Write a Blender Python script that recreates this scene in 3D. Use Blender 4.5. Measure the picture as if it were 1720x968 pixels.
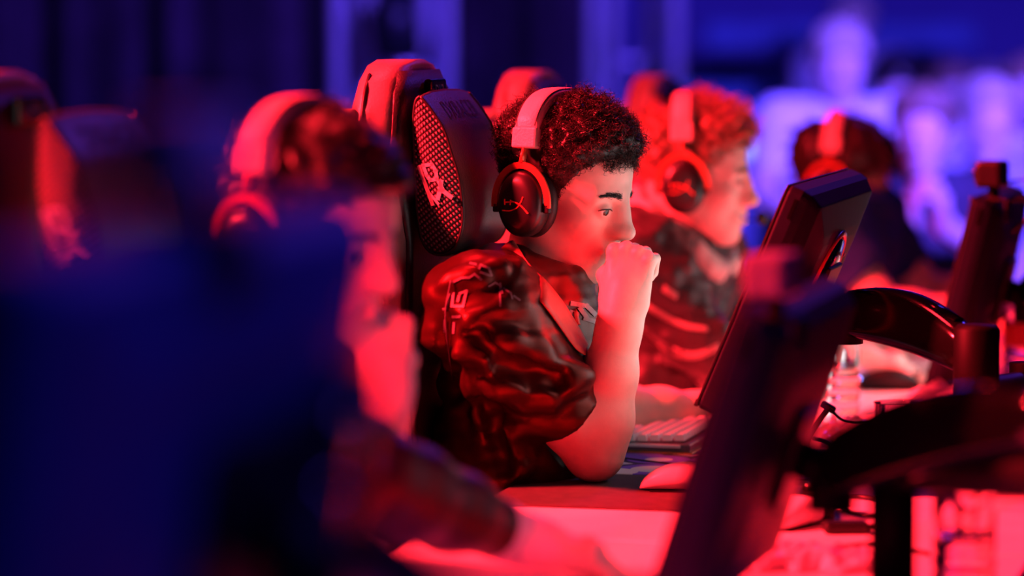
import bpy, bmesh, math, random
import numpy as np
from mathutils import Vector, Matrix, Euler
from mathutils.bvhtree import BVHTree

# ------------------------------------------------------------------ reset
for o in list(bpy.data.objects):
    bpy.data.objects.remove(o)
SC = bpy.context.scene
COL = SC.collection
rad = math.radians

# ------------------------------------------------------------------ camera
FPX = 5750.0
YAW, PITCH = rad(14.2), rad(4.5)
CAMP = Vector((0, 0, 1.42))
cam_d = bpy.data.cameras.new('camera')
cam = bpy.data.objects.new('camera', cam_d)
COL.objects.link(cam)
cam.location = CAMP
cam.rotation_euler = (math.pi/2 - PITCH, 0, YAW)
cam_d.sensor_width = 36.0
cam_d.lens = FPX / 1720.0 * 36.0
cam_d.clip_start = 0.05
cam_d.clip_end = 200
cam_d.dof.use_dof = True
cam_d.dof.focus_distance = 4.95
cam_d.dof.aperture_fstop = 1.8
SC.camera = cam

# ------------------------------------------------------------------ world, exposure
wd = bpy.data.worlds.new('world'); SC.world = wd
wd.use_nodes = True
bg = wd.node_tree.nodes['Background']
bg.inputs[0].default_value = (0.016, 0.002, 0.06, 1)
bg.inputs[1].default_value = 0.16
SC.view_settings.view_transform = 'Standard'
SC.view_settings.look = 'None'
SC.view_settings.exposure = 0.0
SC.view_settings.gamma = 1.0
SC.view_settings.use_curve_mapping = False

# ------------------------------------------------------------------ stage lights, one added fill spot
RED = (1.0, 0.014, 0.026)
BLUE = (0.11, 0.05, 1.0)
def area(name, loc, target, power, size, col, spread=180):
    l = bpy.data.lights.new(name, 'AREA')
    l.energy = power; l.size = size; l.color = col; l.shape = 'DISK'
    l.spread = rad(spread)
    o = bpy.data.objects.new(name, l); COL.objects.link(o)
    o.location = loc
    d = Vector(target) - Vector(loc)
    o.rotation_euler = d.to_track_quat('-Z', 'Y').to_euler()
    return o
def spot(name, loc, target, power, angle, col, blend=0.6, radius=0.15):
    l = bpy.data.lights.new(name, 'SPOT')
    l.energy = power; l.color = col; l.spot_size = rad(angle); l.spot_blend = blend
    l.shadow_soft_size = radius
    o = bpy.data.objects.new(name, l); COL.objects.link(o)
    o.location = loc
    d = Vector(target) - Vector(loc)
    o.rotation_euler = d.to_track_quat('-Z', 'Y').to_euler()
    return o
area('red_key_light', (-5.1, 2.7, 4.0), (-1.2, 5.0, 1.0), 500, 0.6, RED, 60)
spot('red_fist_fill', (-1.9, -0.8, 3.1), (-1.06, 3.70, 0.95), 3600, 5.6, RED, 0.5)  # added narrow spot, brightens only the front player's fist and forearm
area('red_top_light', (-2.3, 5.6, 5.0), (-0.9, 4.9, 0.75), 60, 0.9, RED, 80)
area('blue_back_light', (0.4, 11.0, 4.6), (-1.0, 4.2, 1.0), 10, 0.8, BLUE, 110)
spot('blue_front_light', (1.4, 1.5, 3.7), (-0.60, 2.2, 1.25), 330, 40, BLUE)
area('blue_crowd_light', (0.9, 7.0, 2.7), (-1.9, 11.6, 1.1), 300, 0.6, BLUE, 80)
area('blue_wall_light', (0.0, 12.5, 5.5), (-3.0, 18.0, 1.5), 13, 1.2, (0.06, 0.03, 1.0), 150)
spot('blue_truss_light', (-2.6, 9.0, 4.8), (-3.6, 13.2, 1.9), 700, 34, BLUE)
# ------------------------------------------------------------------ helpers
_cp, _sp, _cy, _sy = math.cos(PITCH), math.sin(PITCH), math.cos(YAW), math.sin(YAW)
RIGHT = Vector((_cy, _sy, 0))
FWD = Vector((-_sy*_cp, _cy*_cp, -_sp))
UPV = RIGHT.cross(FWD)
def ray(px, py):
    return FWD + RIGHT*((px-860)/FPX) - UPV*((py-484)/FPX)
def W(px, py, D):
    """photo pixel + depth along the view axis -> world point"""
    return CAMP + ray(px, py)*D
def G(px, py, z=0.75):
    r = ray(px, py)
    return CAMP + r*((z-CAMP.z)/r.z)
def PX(p):
    v = Vector(p)-CAMP
    D = v.dot(FWD)
    return (860+v.dot(RIGHT)/D*FPX, 484-v.dot(UPV)/D*FPX, D)

MATS = {}
def mat(name, col, rough=0.5, metal=0.0, var=0.12, nscale=30.0, bump=0.0, bscale=200.0,
        coat=0.0, trans=0.0, ior=1.45, emit=None, estr=0.0, sss=0.0, sheen=0.0, spec=0.5, alpha=1.0, tint=None):
    if name in MATS: return MATS[name]
    m = bpy.data.materials.new(name); m.use_nodes = True
    nt = m.node_tree; N = nt.nodes; L = nt.links
    b = N['Principled BSDF']
    tc = N.new('ShaderNodeTexCoord')
    nz = N.new('ShaderNodeTexNoise'); nz.inputs['Scale'].default_value = nscale; nz.inputs['Detail'].default_value = 4
    L.new(tc.outputs['Object'], nz.inputs['Vector'])
    rp = N.new('ShaderNodeValToRGB')
    rp.color_ramp.elements[0].position = 0.3; rp.color_ramp.elements[1].position = 0.7
    rp.color_ramp.elements[0].color = [c*(1-var) for c in col[:3]]+[1]
    rp.color_ramp.elements[1].color = [min(1, c*(1+var)) for c in col[:3]]+[1]
    L.new(nz.outputs['Fac'], rp.inputs['Fac'])
    L.new(rp.outputs['Color'], b.inputs['Base Color'])
    b.inputs['Roughness'].default_value = rough
    b.inputs['Metallic'].default_value = metal
    b.inputs['IOR'].default_value = ior
    b.inputs['Specular IOR Level'].default_value = spec
    if tint: b.inputs['Specular Tint'].default_value = (*tint, 1)
    b.inputs['Coat Weight'].default_value = coat
    b.inputs['Transmission Weight'].default_value = trans
    b.inputs['Subsurface Weight'].default_value = sss
    b.inputs['Subsurface Radius'].default_value = (1.0, 0.35, 0.2)
    b.inputs['Subsurface Scale'].default_value = 0.006
    b.inputs['Sheen Weight'].default_value = sheen
    b.inputs['Alpha'].default_value = alpha
    if emit:
        b.inputs['Emission Color'].default_value = (*emit, 1); b.inputs['Emission Strength'].default_value = estr
    if bump > 0:
        n2 = N.new('ShaderNodeTexNoise'); n2.inputs['Scale'].default_value = bscale; n2.inputs['Detail'].default_value = 3
        L.new(tc.outputs['Object'], n2.inputs['Vector'])
        bp = N.new('ShaderNodeBump'); bp.inputs['Strength'].default_value = bump; bp.inputs['Distance'].default_value = 0.002
        L.new(n2.outputs['Fac'], bp.inputs['Height']); L.new(bp.outputs['Normal'], b.inputs['Normal'])
    MATS[name] = m
    return m

def tag(o, label=None, cat=None, group=None, kind=None):
    if label: o['label'] = label
    if cat: o['category'] = cat
    if group: o['group'] = group
    if kind: o['kind'] = kind
    return o
def link(o, parent=None):
    COL.objects.link(o)
    if parent is not None: o.parent = parent
    return o
def empty(name, loc=(0,0,0), rz=0.0):
    o = bpy.data.objects.new(name, None); COL.objects.link(o)
    o.empty_display_size = 0.05
    o.location = loc; o.rotation_euler = (0, 0, rz)
    return o
def ob(name, bm, m, parent=None, smooth=False):
    me = bpy.data.meshes.new(name)
    bmesh.ops.recalc_face_normals(bm, faces=bm.faces)
    bm.to_mesh(me); bm.free()
    if m is not None:
        for mm in (m if isinstance(m, (list, tuple)) else [m]): me.materials.append(mm)
    if smooth:
        me.polygons.foreach_set('use_smooth', [True]*len(me.polygons))
    return link(bpy.data.objects.new(name, me), parent)
def pyob(name, V, F, m, parent=None, smooth=True):
    me = bpy.data.meshes.new(name)
    if isinstance(F, np.ndarray):
        V = np.asarray(V, dtype=np.float32)
        me.vertices.add(len(V)); me.vertices.foreach_set('co', V.ravel())
        n, k = F.shape
        me.loops.add(n*k); me.loops.foreach_set('vertex_index', F.ravel().astype(np.int32))
        me.polygons.add(n)
        me.polygons.foreach_set('loop_start', np.arange(0, n*k, k, dtype=np.int32))
        me.update(calc_edges=True)
    else:
        me.from_pydata([tuple(v) for v in V], [], F)
    if m is not None:
        for mm in (m if isinstance(m, (list, tuple)) else [m]): me.materials.append(mm)
    if smooth:
        me.polygons.foreach_set('use_smooth', [True]*len(me.polygons))
    return link(bpy.data.objects.new(name, me), parent)
def copy_tree(o, parent=None):
    c = o.copy(); COL.objects.link(c); c.parent = parent
    if parent is not None: c.matrix_parent_inverse = o.matrix_parent_inverse
    for ch in list(o.children): copy_tree(ch, c)
    return c

# bmesh shapes
def bm_box(bm, c, s, bev=0.0, rot=None, seg=2):
    t = bmesh.new()
    bmesh.ops.create_cube(t, size=1.0)
    for v in t.verts: v.co = Vector((v.co.x*s[0], v.co.y*s[1], v.co.z*s[2]))
    if bev > 0:
        bmesh.ops.bevel(t, geom=t.edges[:], offset=bev, segments=seg, affect='EDGES', profile=0.5)
    M = Matrix.Translation(Vector(c))
    if rot is not None: M = M @ (rot.to_matrix().to_4x4() if isinstance(rot, Euler) else rot.to_4x4())
    bmesh.ops.transform(t, matrix=M, verts=t.verts)
    me = bpy.data.meshes.new('t'); t.to_mesh(me); t.free(); bm.from_mesh(me); bpy.data.meshes.remove(me)
    return bm
def frame_of(d):
    d = d.normalized()
    a = Vector((0,0,1)) if abs(d.z) < 0.9 else Vector((1,0,0))
    u = d.cross(a).normalized(); v = d.cross(u).normalized()
    return u, v
def bm_loft(bm, rings, cap=True, close=False):
    R = [[bm.verts.new(p) for p in r] for r in rings]
    n = len(R[0]); m = len(R)
    for i in range(m if close else m-1):
        a, b = R[i], R[(i+1) % m]
        for k in range(n):
            bm.faces.new((a[k], a[(k+1)%n], b[(k+1)%n], b[k]))
    if cap and not close:
        bm.faces.new(R[0][::-1]); bm.faces.new(R[-1])
    return bm
def smooth_path(pts, n=6):
    P = [Vector(p) for p in pts]
    if len(P) < 3: return P
    out = []
    for i in range(len(P)-1):
        p0 = P[max(i-1,0)]; p1 = P[i]; p2 = P[i+1]; p3 = P[min(i+2,len(P)-1)]
        for k in range(n):
            t = k/n
            out.append(0.5*((2*p1)+(p2-p0)*t+(2*p0-5*p1+4*p2-p3)*t*t+(3*p1-p0-3*p2+p3)*t**3))
    out.append(P[-1])
    return out
def bm_tube(bm, pts, r, seg=8, flat=None, up=None):
    P = [Vector(p) for p in pts]
    rings = []
    u = None
    for i, p in enumerate(P):
        d = (P[min(i+1,len(P)-1)]-P[max(i-1,0)]).normalized()
        if up is not None:
            v = (up - d*up.dot(d)).normalized(); u = v.cross(d).normalized()
        elif u is None:
            u, v = frame_of(d)
        else:
            u = (u - d*u.dot(d)).normalized(); v = d.cross(u).normalized()
        rr = r[i] if isinstance(r, (list, tuple, np.ndarray)) else r
        f = flat if flat else 1.0
        rings.append([p + u*(math.cos(2*math.pi*k/seg)*rr) + v*(math.sin(2*math.pi*k/seg)*rr*f) for k in range(seg)])
    return bm_loft(bm, rings)
def bm_lathe(bm, prof, c=(0,0,0), seg=24, M=None):
    rings = []
    for (r, z) in prof:
        ring = []
        for k in range(seg):
            p = Vector((r*math.cos(2*math.pi*k/seg), r*math.sin(2*math.pi*k/seg), z))
            if M is not None: p = M @ p
            ring.append(p + Vector(c))
        rings.append(ring)
    return bm_loft(bm, rings)
def bm_prism(bm, poly, h, M):
    """poly: 2d outline, extruded 0..h along local z, placed by 4x4 M"""
    a = [bm.verts.new(M @ Vector((p[0], p[1], 0))) for p in poly]
    b = [bm.verts.new(M @ Vector((p[0], p[1], h))) for p in poly]
    n = len(poly)
    bm.faces.new(a[::-1]); bm.faces.new(b)
    for k in range(n): bm.faces.new((a[k], a[(k+1)%n], b[(k+1)%n], b[k]))
def sell(n, a, b, e=2.5):
    out = []
    for k in range(n):
        t = 2*math.pi*k/n
        c, s = math.cos(t), math.sin(t)
        out.append((a*math.copysign(abs(c)**(2/e), c), b*math.copysign(abs(s)**(2/e), s)))
    return out
def basis(o, x, z):
    """4x4 with given origin, x axis and approximate z axis"""
    x = Vector(x).normalized(); z = Vector(z); z = (z-x*z.dot(x)).normalized(); y = z.cross(x)
    M = Matrix.Identity(4)
    for i in range(3):
        M[i][0], M[i][1], M[i][2], M[i][3] = x[i], y[i], z[i], Vector(o)[i]
    return M
def text_mesh(name, s, size, M, m, parent=None, depth=0.0006, shear=0.0, spacing=1.0):
    cu = bpy.data.curves.new('txt', 'FONT'); cu.body = s; cu.size = size; cu.extrude = depth
    cu.align_x = 'CENTER'; cu.align_y = 'CENTER'; cu.shear = shear; cu.space_character = spacing
    t = bpy.data.objects.new('txt', cu); COL.objects.link(t)
    dg = bpy.context.evaluated_depsgraph_get()
    me = bpy.data.meshes.new_from_object(t.evaluated_get(dg))
    bpy.data.objects.remove(t); bpy.data.curves.remove(cu)
    me.name = name; me.materials.clear(); me.materials.append(m)
    me.transform(M)
    return link(bpy.data.objects.new(name, me), parent)

# ------------------------------------------------------------------ SDF modelling (smooth blended solids -> one mesh)
def npv(p): return np.array([p[0], p[1], p[2]], dtype=np.float64)
class Fld:
    def __init__(s): s.ops = []
    def add(s, fn, c, b, k=0.0, op='u'): s.ops.append((fn, npv(c), b, k, op)); return s
    def cap(s, a, b, ra, rb=None, k=0.015, op='u', M=None):
        if M is not None: a = M @ Vector(a); b = M @ Vector(b)
        a = npv(a); b = npv(b); rb = ra if rb is None else rb
        ab = b-a; L2 = max(1e-9, ab.dot(ab))
        def fn(P):
            t = np.clip(((P-a)@ab)/L2, 0, 1)
            return np.linalg.norm(P-a-t[..., None]*ab, axis=-1)-(ra+(rb-ra)*t)
        return s.add(fn, (a+b)/2, np.sqrt(L2)/2+max(ra, rb), k, op)
    def chain(s, pts, rs, k=0.015, M=None, k0=None):
        for i in range(len(pts)-1): s.cap(pts[i], pts[i+1], rs[i], rs[i+1], k if (i or k0 is None) else k0, M=M)
        return s
    def ell(s, c, r, k=0.015, op='u', M=None, R=None):
        """ellipsoid; M: 4x4 frame the centre and axes are given in; R: extra 3x3 rotation"""
        A = np.eye(3) if R is None else np.array(R)
        if M is not None:
            c = M @ Vector(c); A = np.array(M.to_3x3()) @ A
        c = npv(c); r = np.array(r, dtype=np.float64)
        def fn(P):
            q = (P-c)@A
            k0 = np.linalg.norm(q/r, axis=-1); k1 = np.linalg.norm(q/(r*r), axis=-1)
            return k0*(k0-1)/np.maximum(k1, 1e-9)
        return s.add(fn, c, r.max(), k, op)
    def box(s, c, h, rr, k=0.015, op='u', M=None):
        A = np.eye(3)
        if M is not None:
            c = M @ Vector(c); A = np.array(M.to_3x3())
        c = npv(c); h = np.array(h, dtype=np.float64)-rr
        def fn(P):
            q = np.abs((P-c)@A)-h
            return np.linalg.norm(np.maximum(q, 0), axis=-1)+np.minimum(q.max(-1), 0)-rr
        return s.add(fn, c, np.linalg.norm(h)+rr, k, op)
    def ev(s, P, cc=None, cr=0.0):
        """P (B,n,3); cc (B,3) block centres, cr block radius"""
        d = np.full(P.shape[:-1], 10.0)
        for fn, c, b, k, op in s.ops:
            if cc is None or b > 50:
                idx = slice(None)
            else:
                idx = np.nonzero(np.linalg.norm(cc-c, axis=1) < b+cr+k+0.02)[0]
                if len(idx) == 0: continue
            e = fn(P[idx]); f = d[idx]
            if op == 'u':
                if k > 0:
                    h = np.maximum(k-np.abs(f-e), 0)/k
                    f = np.minimum(f, e)-h*h*k*0.25
                else: f = np.minimum(f, e)
            elif op == 's':
                if k > 0:
                    h = np.maximum(k-np.abs(f+e), 0)/k
                    f = np.maximum(f, -e)+h*h*k*0.25
                else: f = np.maximum(f, -e)
            elif op == 'i':
                if k > 0:
                    h = np.maximum(k-np.abs(f-e), 0)/k
                    f = np.maximum(f, e)+h*h*k*0.25
                else: f = np.maximum(f, e)
            elif op == 'd':
                f = f+e
            d[idx] = f
        return d
    def trace(s, px, py, d0=3.0, d1=9.0):
        r = npv(ray(px, py)); o = npv(CAMP); t = d0
        for i in range(300):
            v = float(s.ev((o+r*t)[None, None, :])[0, 0])
            if v < 0.0006: return Vector(o+r*t)
            t += max(0.0008, v*0.6)
            if t > d1: return None
        return Vector(o+r*t)
    def mesh(s, lo, hi, h, margin=0.012):
        lo = npv(lo); hi = npv(hi); n = 16
        nb = np.ceil((hi-lo)/(n*h)).astype(int)
        gi = np.stack(np.meshgrid(*[np.arange(q) for q in nb], indexing='ij'), -1).reshape(-1, 3)
        cc = lo+(gi+0.5)*n*h
        cr = n*h*0.5*math.sqrt(3)
        dc = s.ev(cc[:, None, :])[:, 0]
        act = np.abs(dc) < cr*1.25+margin
        gi = gi[act]; cc = cc[act]
        ax = np.arange(-1, n+1)
        loc = np.stack(np.meshgrid(ax, ax, ax, indexing='ij'), -1).reshape(-1, 3)
        allV = []; allK = []; allQ = []
        NG = nb*n+4
        def key(I): return ((I[..., 0]+1)*NG[1]+(I[..., 1]+1))*NG[2]+(I[..., 2]+1)
        m = n+2
        for st in range(0, len(gi), 160):
            g = gi[st:st+160]; c = cc[st:st+160]
            P = lo+(g[:, None, :]*n+loc[None])*h
            D = s.ev(P, c, cr+2*h).reshape(len(g), m, m, m)
            S = D < 0
            cnt = np.zeros((len(g), m-1, m-1, m-1), dtype=np.int8)
            for a in (0, 1):
                for b in (0, 1):
                    for e in (0, 1): cnt += S[:, a:a+m-1, b:b+m-1, e:e+m-1]
            B, I, J, K = np.nonzero((cnt > 0) & (cnt < 8))
            if len(B) == 0: continue
            acc = np.zeros((len(B), 3)); num = np.zeros(len(B))
            corners = [(a, b, e) for a in (0, 1) for b in (0, 1) for e in (0, 1)]
            for ca in corners:
                for q in range(3):
                    if ca[q] == 0:
                        cb = list(ca); cb[q] = 1
                        fa = D[B, I+ca[0], J+ca[1], K+ca[2]]; fb = D[B, I+cb[0], J+cb[1], K+cb[2]]
                        mk = (fa < 0) != (fb < 0)
                        t = np.where(mk, fa/np.where(fa == fb, 1, fa-fb), 0)
                        p = np.zeros((len(B), 3)); p[:] = ca; p[:, q] += t
                        acc += np.where(mk[:, None], p, 0); num += mk
            cell = g[B]*n+np.stack([I, J, K], -1)-1
            allV.append(lo+(cell+acc/num[:, None])*h); allK.append(key(cell))
            for q in range(3):
                sl0 = [slice(None)]+[slice(1, n+1)]*3
                sl1 = list(sl0); sl1[q+1] = slice(2, n+2)
                A = S[tuple(sl0)]; Bq = S[tuple(sl1)]
                b, i, j, k = np.nonzero(A != Bq)
                if len(b) == 0: continue
                base = g[b]*n+np.stack([i, j, k], -1)
                u = np.zeros(3, int); v = np.zeros(3, int); u[(q+1) % 3] = 1; v[(q+2) % 3] = 1
                quad = np.stack([key(base-u-v), key(base-v), key(base), key(base-u)], -1)
                inv = ~A[b, i, j, k]
                quad[inv] = quad[inv][:, ::-1]
                allQ.append(quad)
        K = np.concatenate(allK); V = np.concatenate(allV); Q = np.concatenate(allQ)
        uk, ui = np.unique(K, return_index=True)
        pos = np.searchsorted(uk, Q); pos = np.minimum(pos, len(uk)-1)
        ok = (uk[pos] == Q).all(1)
        return V[ui], pos[ok]
def noise_fn(seed, wl, n=10):
    r = np.random.RandomState(seed)
    k = r.normal(size=(n, 3)); k /= np.linalg.norm(k, axis=1)[:, None]
    k *= (2*math.pi/wl)*r.uniform(0.7, 1.4, size=(n, 1)); ph = r.uniform(0, 6.28, n)
    def f(P): return np.sin(P@k.T+ph).sum(-1)/math.sqrt(n)
    return f
# ------------------------------------------------------------------ materials
M_floor = mat('floor_vinyl', (0.03, 0.03, 0.035), 0.35, var=0.3, nscale=6)
M_wall = mat('wall_paint', (0.10, 0.09, 0.30), 0.85, var=0.25, nscale=1.2)
M_slate = mat('wall_slate_panel', (0.30, 0.42, 0.62), 0.8, var=0.1, nscale=2)
M_curt = mat('curtain_cloth', (0.028, 0.012, 0.026), 0.95, var=0.25, nscale=8, bump=0.2, bscale=150)
M_alu = mat('truss_aluminium', (0.72, 0.72, 0.76), 0.38, 0.75, var=0.1)
M_white = mat('desk_laminate', (0.82, 0.80, 0.80), 0.42, var=0.05, nscale=12)
M_blackm = mat('black_metal', (0.003, 0.003, 0.004), 0.55, 0.0, var=0.2, spec=0.14)
M_blackp = mat('black_plastic', (0.008, 0.008, 0.010), 0.40, var=0.2, spec=0.35, bump=0.1, bscale=900)
M_gloss = mat('black_gloss_plastic', (0.004, 0.004, 0.005), 0.14, var=0.1, spec=0.4)
M_leather = mat('black_leatherette', (0.045, 0.04, 0.04), 0.36, var=0.15, bump=0.35, bscale=260)
M_leatherd = mat('dark_leatherette', (0.014, 0.013, 0.016), 0.45, var=0.2, bump=0.35, bscale=260)
M_bolster = mat('bolster_leatherette', (0.20, 0.165, 0.16), 0.38, var=0.1, bump=0.3, bscale=220)
M_pipe = mat('piping', (0.02, 0.015, 0.015), 0.4)
M_print = mat('white_print', (0.62, 0.56, 0.55), 0.6, var=0.1)
M_printd = mat('grey_print', (0.055, 0.05, 0.055), 0.5, var=0.1)
M_key = mat('keycap_pbt', (0.62, 0.55, 0.56), 0.5, var=0.06)
M_gold = mat('gold_trim', (0.83, 0.52, 0.16), 0.25, 1.0, var=0.06)
M_cable = mat('cable_rubber', (0.006, 0.006, 0.007), 0.5, var=0.2)
M_mouse = mat('white_mouse_shell', (0.84, 0.82, 0.82), 0.35, var=0.03)
M_padd = mat('dark_cloth_pad', (0.045, 0.03, 0.03), 0.8, var=0.2, nscale=40, bump=0.3, bscale=1400)
def clear_plastic(name, col, rough=0.04, ior=1.35):
    return mat(name, col, rough, trans=1.0, ior=ior, var=0.02)
M_pet = clear_plastic('clear_bottle_plastic', (0.97, 0.96, 0.97))
M_film = mat('crumpled_clear_film', (0.80, 0.70, 0.82), 0.22, trans=0.25, ior=1.3, var=0.1, bump=0.3, bscale=60)

# side gusset of the head pillow: raised diagonal weave
def mesh_fabric():
    m = mat('woven_mesh_fabric', (0.20, 0.15, 0.15), 0.5, var=0.15)
    nt = m.node_tree; N = nt.nodes; L = nt.links; b = N['Principled BSDF']
    tc = N.new('ShaderNodeTexCoord')
    outs = []
    for ang in (38, -52):
        mp = N.new('ShaderNodeMapping'); mp.inputs['Rotation'].default_value = (0, rad(ang), 0)
        L.new(tc.outputs['Object'], mp.inputs['Vector'])
        w = N.new('ShaderNodeTexWave'); w.bands_direction = 'X'; w.inputs['Scale'].default_value = 62 if ang > 0 else 44
        L.new(mp.outputs['Vector'], w.inputs['Vector']); outs.append(w)
    mul = N.new('ShaderNodeMath'); mul.operation = 'MULTIPLY'
    L.new(outs[0].outputs['Fac'], mul.inputs[0]); L.new(outs[1].outputs['Fac'], mul.inputs[1])
    rp = N.new('ShaderNodeValToRGB'); rp.color_ramp.elements[0].position = 0.12; rp.color_ramp.elements[1].position = 0.5
    rp.color_ramp.elements[0].color = (0.010, 0.008, 0.008, 1); rp.color_ramp.elements[1].color = (0.34, 0.27, 0.26, 1)
    L.new(mul.outputs[0], rp.inputs['Fac']); L.new(rp.outputs['Color'], b.inputs['Base Color'])
    bp = N.new('ShaderNodeBump'); bp.inputs['Strength'].default_value = 0.9; bp.inputs['Distance'].default_value = 0.003
    L.new(mul.outputs[0], bp.inputs['Height']); L.new(bp.outputs['Normal'], b.inputs['Normal'])
    return m
M_mesh = mesh_fabric()

# ------------------------------------------------------------------ setting
bm = bmesh.new(); bm_box(bm, (-3, 9, -0.05), (22, 26, 0.1))
tag(ob('floor', bm, M_floor), 'dark glossy hall floor under the tables', 'floor', kind='structure')
bm = bmesh.new(); bm_box(bm, (-3, 18.6, 3.0), (22, 0.2, 6.0))
wall = tag(ob('wall_back', bm, M_wall), 'deep blue lit back wall of the hall', 'wall', kind='structure')
def wall_box(name, x0, y0, x1, y1, D, th, m, parent):
    a = W(x0, y1, D); b = W(x1, y0, D)
    bmx = bmesh.new()
    M = Matrix.Translation((a+b)/2) @ Matrix.Rotation(YAW, 4, 'Z')
    w = (b-a).dot(RIGHT); h = (b-a).dot(UPV)
    bm_box(bmx, (0, 0, 0), (w, th, h), 0.02)
    bmesh.ops.transform(bmx, matrix=M, verts=bmx.verts)
    return ob(name, bmx, m, parent)
M_rail = mat('gallery_fascia', (0.08, 0.16, 0.36), 0.7, var=0.15, nscale=3)
r1 = wall_box('gallery_rail', 1185, 36, 1640, 84, 17.2, 0.12, M_rail, None)
tag(r1, 'long upper blue fascia board across the far hall', 'rail', kind='structure'); r1.name = 'trim_1'
r2 = wall_box('gallery_rail', 1150, 142, 1350, 200, 16.6, 0.12, mat('lower_fascia', (0.05, 0.16, 0.30), 0.7), None)
tag(r2, 'short teal fascia board below the upper fascia', 'rail', kind='structure'); r2.name = 'trim_2'
sp = wall_box('projection_panel', 1130, 200, 1350, 620, 16.4, 0.08, M_slate, None)
tag(sp, 'pale slate blue upright panel behind the second player', 'panel'); sp.name = 'display_panel'
# side curtain with folds, in hanging widths
def curtain(name, x0, x1, D, parent, top=-60, seed=1):
    rnd = random.Random(seed)
    a = W(x0, 484, D); b = W(x1, 484, D)
    a.z = b.z = 0
    d = (b-a); L = d.length; d.normalize(); nrm = Vector((d.y, -d.x, 0))
    n = 60; V = []; F = []
    for i in range(n+1):
        s = L*i/n
        off = 0.07*math.sin(s*13+seed)+0.04*math.sin(s*29+1.3*seed)
        for z in (0.02, 1.5, 4.5): V.append(a+d*s+nrm*off*(1.15-0.08*z)+Vector((0, 0, z)))
    for i in range(n):
        for k in range(2): F.append((i*3+k, (i+1)*3+k, (i+1)*3+k+1, i*3+k+1))
    o = pyob(name, V, F, M_curt, parent)
    md = o.modifiers.new('thick', 'SOLIDIFY'); md.thickness = 0.012
    return o
for k, (x0, x1) in enumerate(((-260, 130), (124, 420), (414, 640))):
    tag(curtain('stage_curtain', x0, x1, 13.6+0.1*k, None, seed=k+1),
        ['black curtain width hanging behind the purple chair headrests', 'black curtain width between two other widths',
         'black curtain width hanging beside the wide truss tower'][k], 'curtain', 'black curtain widths')
tag(curtain('stage_curtain', 742, 1010, 15.6, None, seed=7), 'black curtain width hanging between the two truss towers', 'curtain', 'black curtain widths')

def truss(px0, px1, D, label, back):
    a = W(px0, 484, D); b = W(px1, 484, D); c = (a+b)/2; c.z = 0
    w = (b-a).length-0.05
    root = empty('truss_tower', c, YAW)
    tag(root, label, 'truss', 'truss towers')
    H = 4.6
    dx = w/2
    bmx = bmesh.new(); bm_box(bmx, (0, back/2, 0.02), (w+0.16, back+0.16, 0.04), 0.005); ob('base_plate', bmx, M_blackm, root)
    xs = [(-dx, 0), (dx, 0), (-dx+0.085, back), (dx-0.085, back)]
    for (x, y) in xs:
        bmx = bmesh.new(); bm_tube(bmx, [(x, y, 0.04), (x, y, H)], 0.030, 12); ob('chord', bmx, M_alu, root, True)
    pairs = ((0, 2), (1, 3))
    for p, q in pairs:
        k = 0; z = 0.15
        while z < H-0.3:
            A, B = (xs[p], xs[q]) if k % 2 == 0 else (xs[q], xs[p])
            bmx = bmesh.new(); bm_tube(bmx, [(A[0], A[1], z), (B[0], B[1], z+0.36)], 0.012, 8); ob('brace', bmx, M_alu, root, True)
            z += 0.36; k += 1
    for z in (0.3, 1.25, 2.2, 3.15, 4.1):
        bmx = bmesh.new(); bm_tube(bmx, [(xs[2][0], back, z), (xs[3][0], back, z)], 0.012, 8); ob('rung', bmx, M_alu, root, True)
    return root
truss(555, 762, 12.0, 'wide aluminium truss tower behind the mesh sided headrest', 0.40)
truss(985, 1143, 13.6, 'narrower aluminium truss tower behind the curly haired player', 0.34)
bm = bmesh.new()
bm_lathe(bm, [(0.05, -0.11), (0.085, -0.10), (0.09, 0.05), (0.06, 0.11), (0.02, 0.115)], W(664, 45, 12.05), 20, Matrix.Rotation(rad(20), 4, 'X'))
o = tag(ob('loudspeaker', bm, M_blackp, None, True), 'small dark speaker pod clamped inside the wide truss tower', 'speaker')

# ------------------------------------------------------------------ desks
DESK_X0, DESK_X1, DZ = -1.20, -0.41, 0.75
def desk(y0, y1, label):
    c = Vector(((DESK_X0+DESK_X1)/2, (y0+y1)/2, 0))
    root = empty('gaming_desk', c); tag(root, label, 'desk', 'white desks in a row')
    wx = DESK_X1-DESK_X0; wy = y1-y0-0.012
    b = bmesh.new(); bm_box(b, (0, 0, DZ-0.014), (wx, wy, 0.028), 0.004); ob('desk_top', b, M_white, root)
    b = bmesh.new(); bm_box(b, (wx/2-0.06, 0, 0.55), (0.02, wy-0.1, 0.30), 0.003); ob('modesty_panel', b, M_white, root)
    for sx in (-1, 1):
        for sy in (-1, 1):
            b = bmesh.new(); bm_box(b, (sx*(wx/2-0.05), sy*(wy/2-0.05), 0.36), (0.05, 0.05, 0.72), 0.004); ob('leg', b, M_blackm, root)
    for sy in (-1, 1):
        b = bmesh.new(); bm_box(b, (0, sy*(wy/2-0.05), 0.70), (wx-0.16, 0.04, 0.04), 0.004); ob('crossbar', b, M_blackm, root)
    return root
YB = 4.268
dl = ['white desk carrying the closest blurred monitor arm', 'white desk under the blurred player with a hand on the mouse',
      'white desk under the dark mouse pad and the elbow of the curly haired player',
      'white desk of the player in the striped top', 'white desk of the player with the bowl haircut']
for k in range(-2, 3): desk(YB+1.2*k, YB+1.2*(k+1), dl[k+2])

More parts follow.
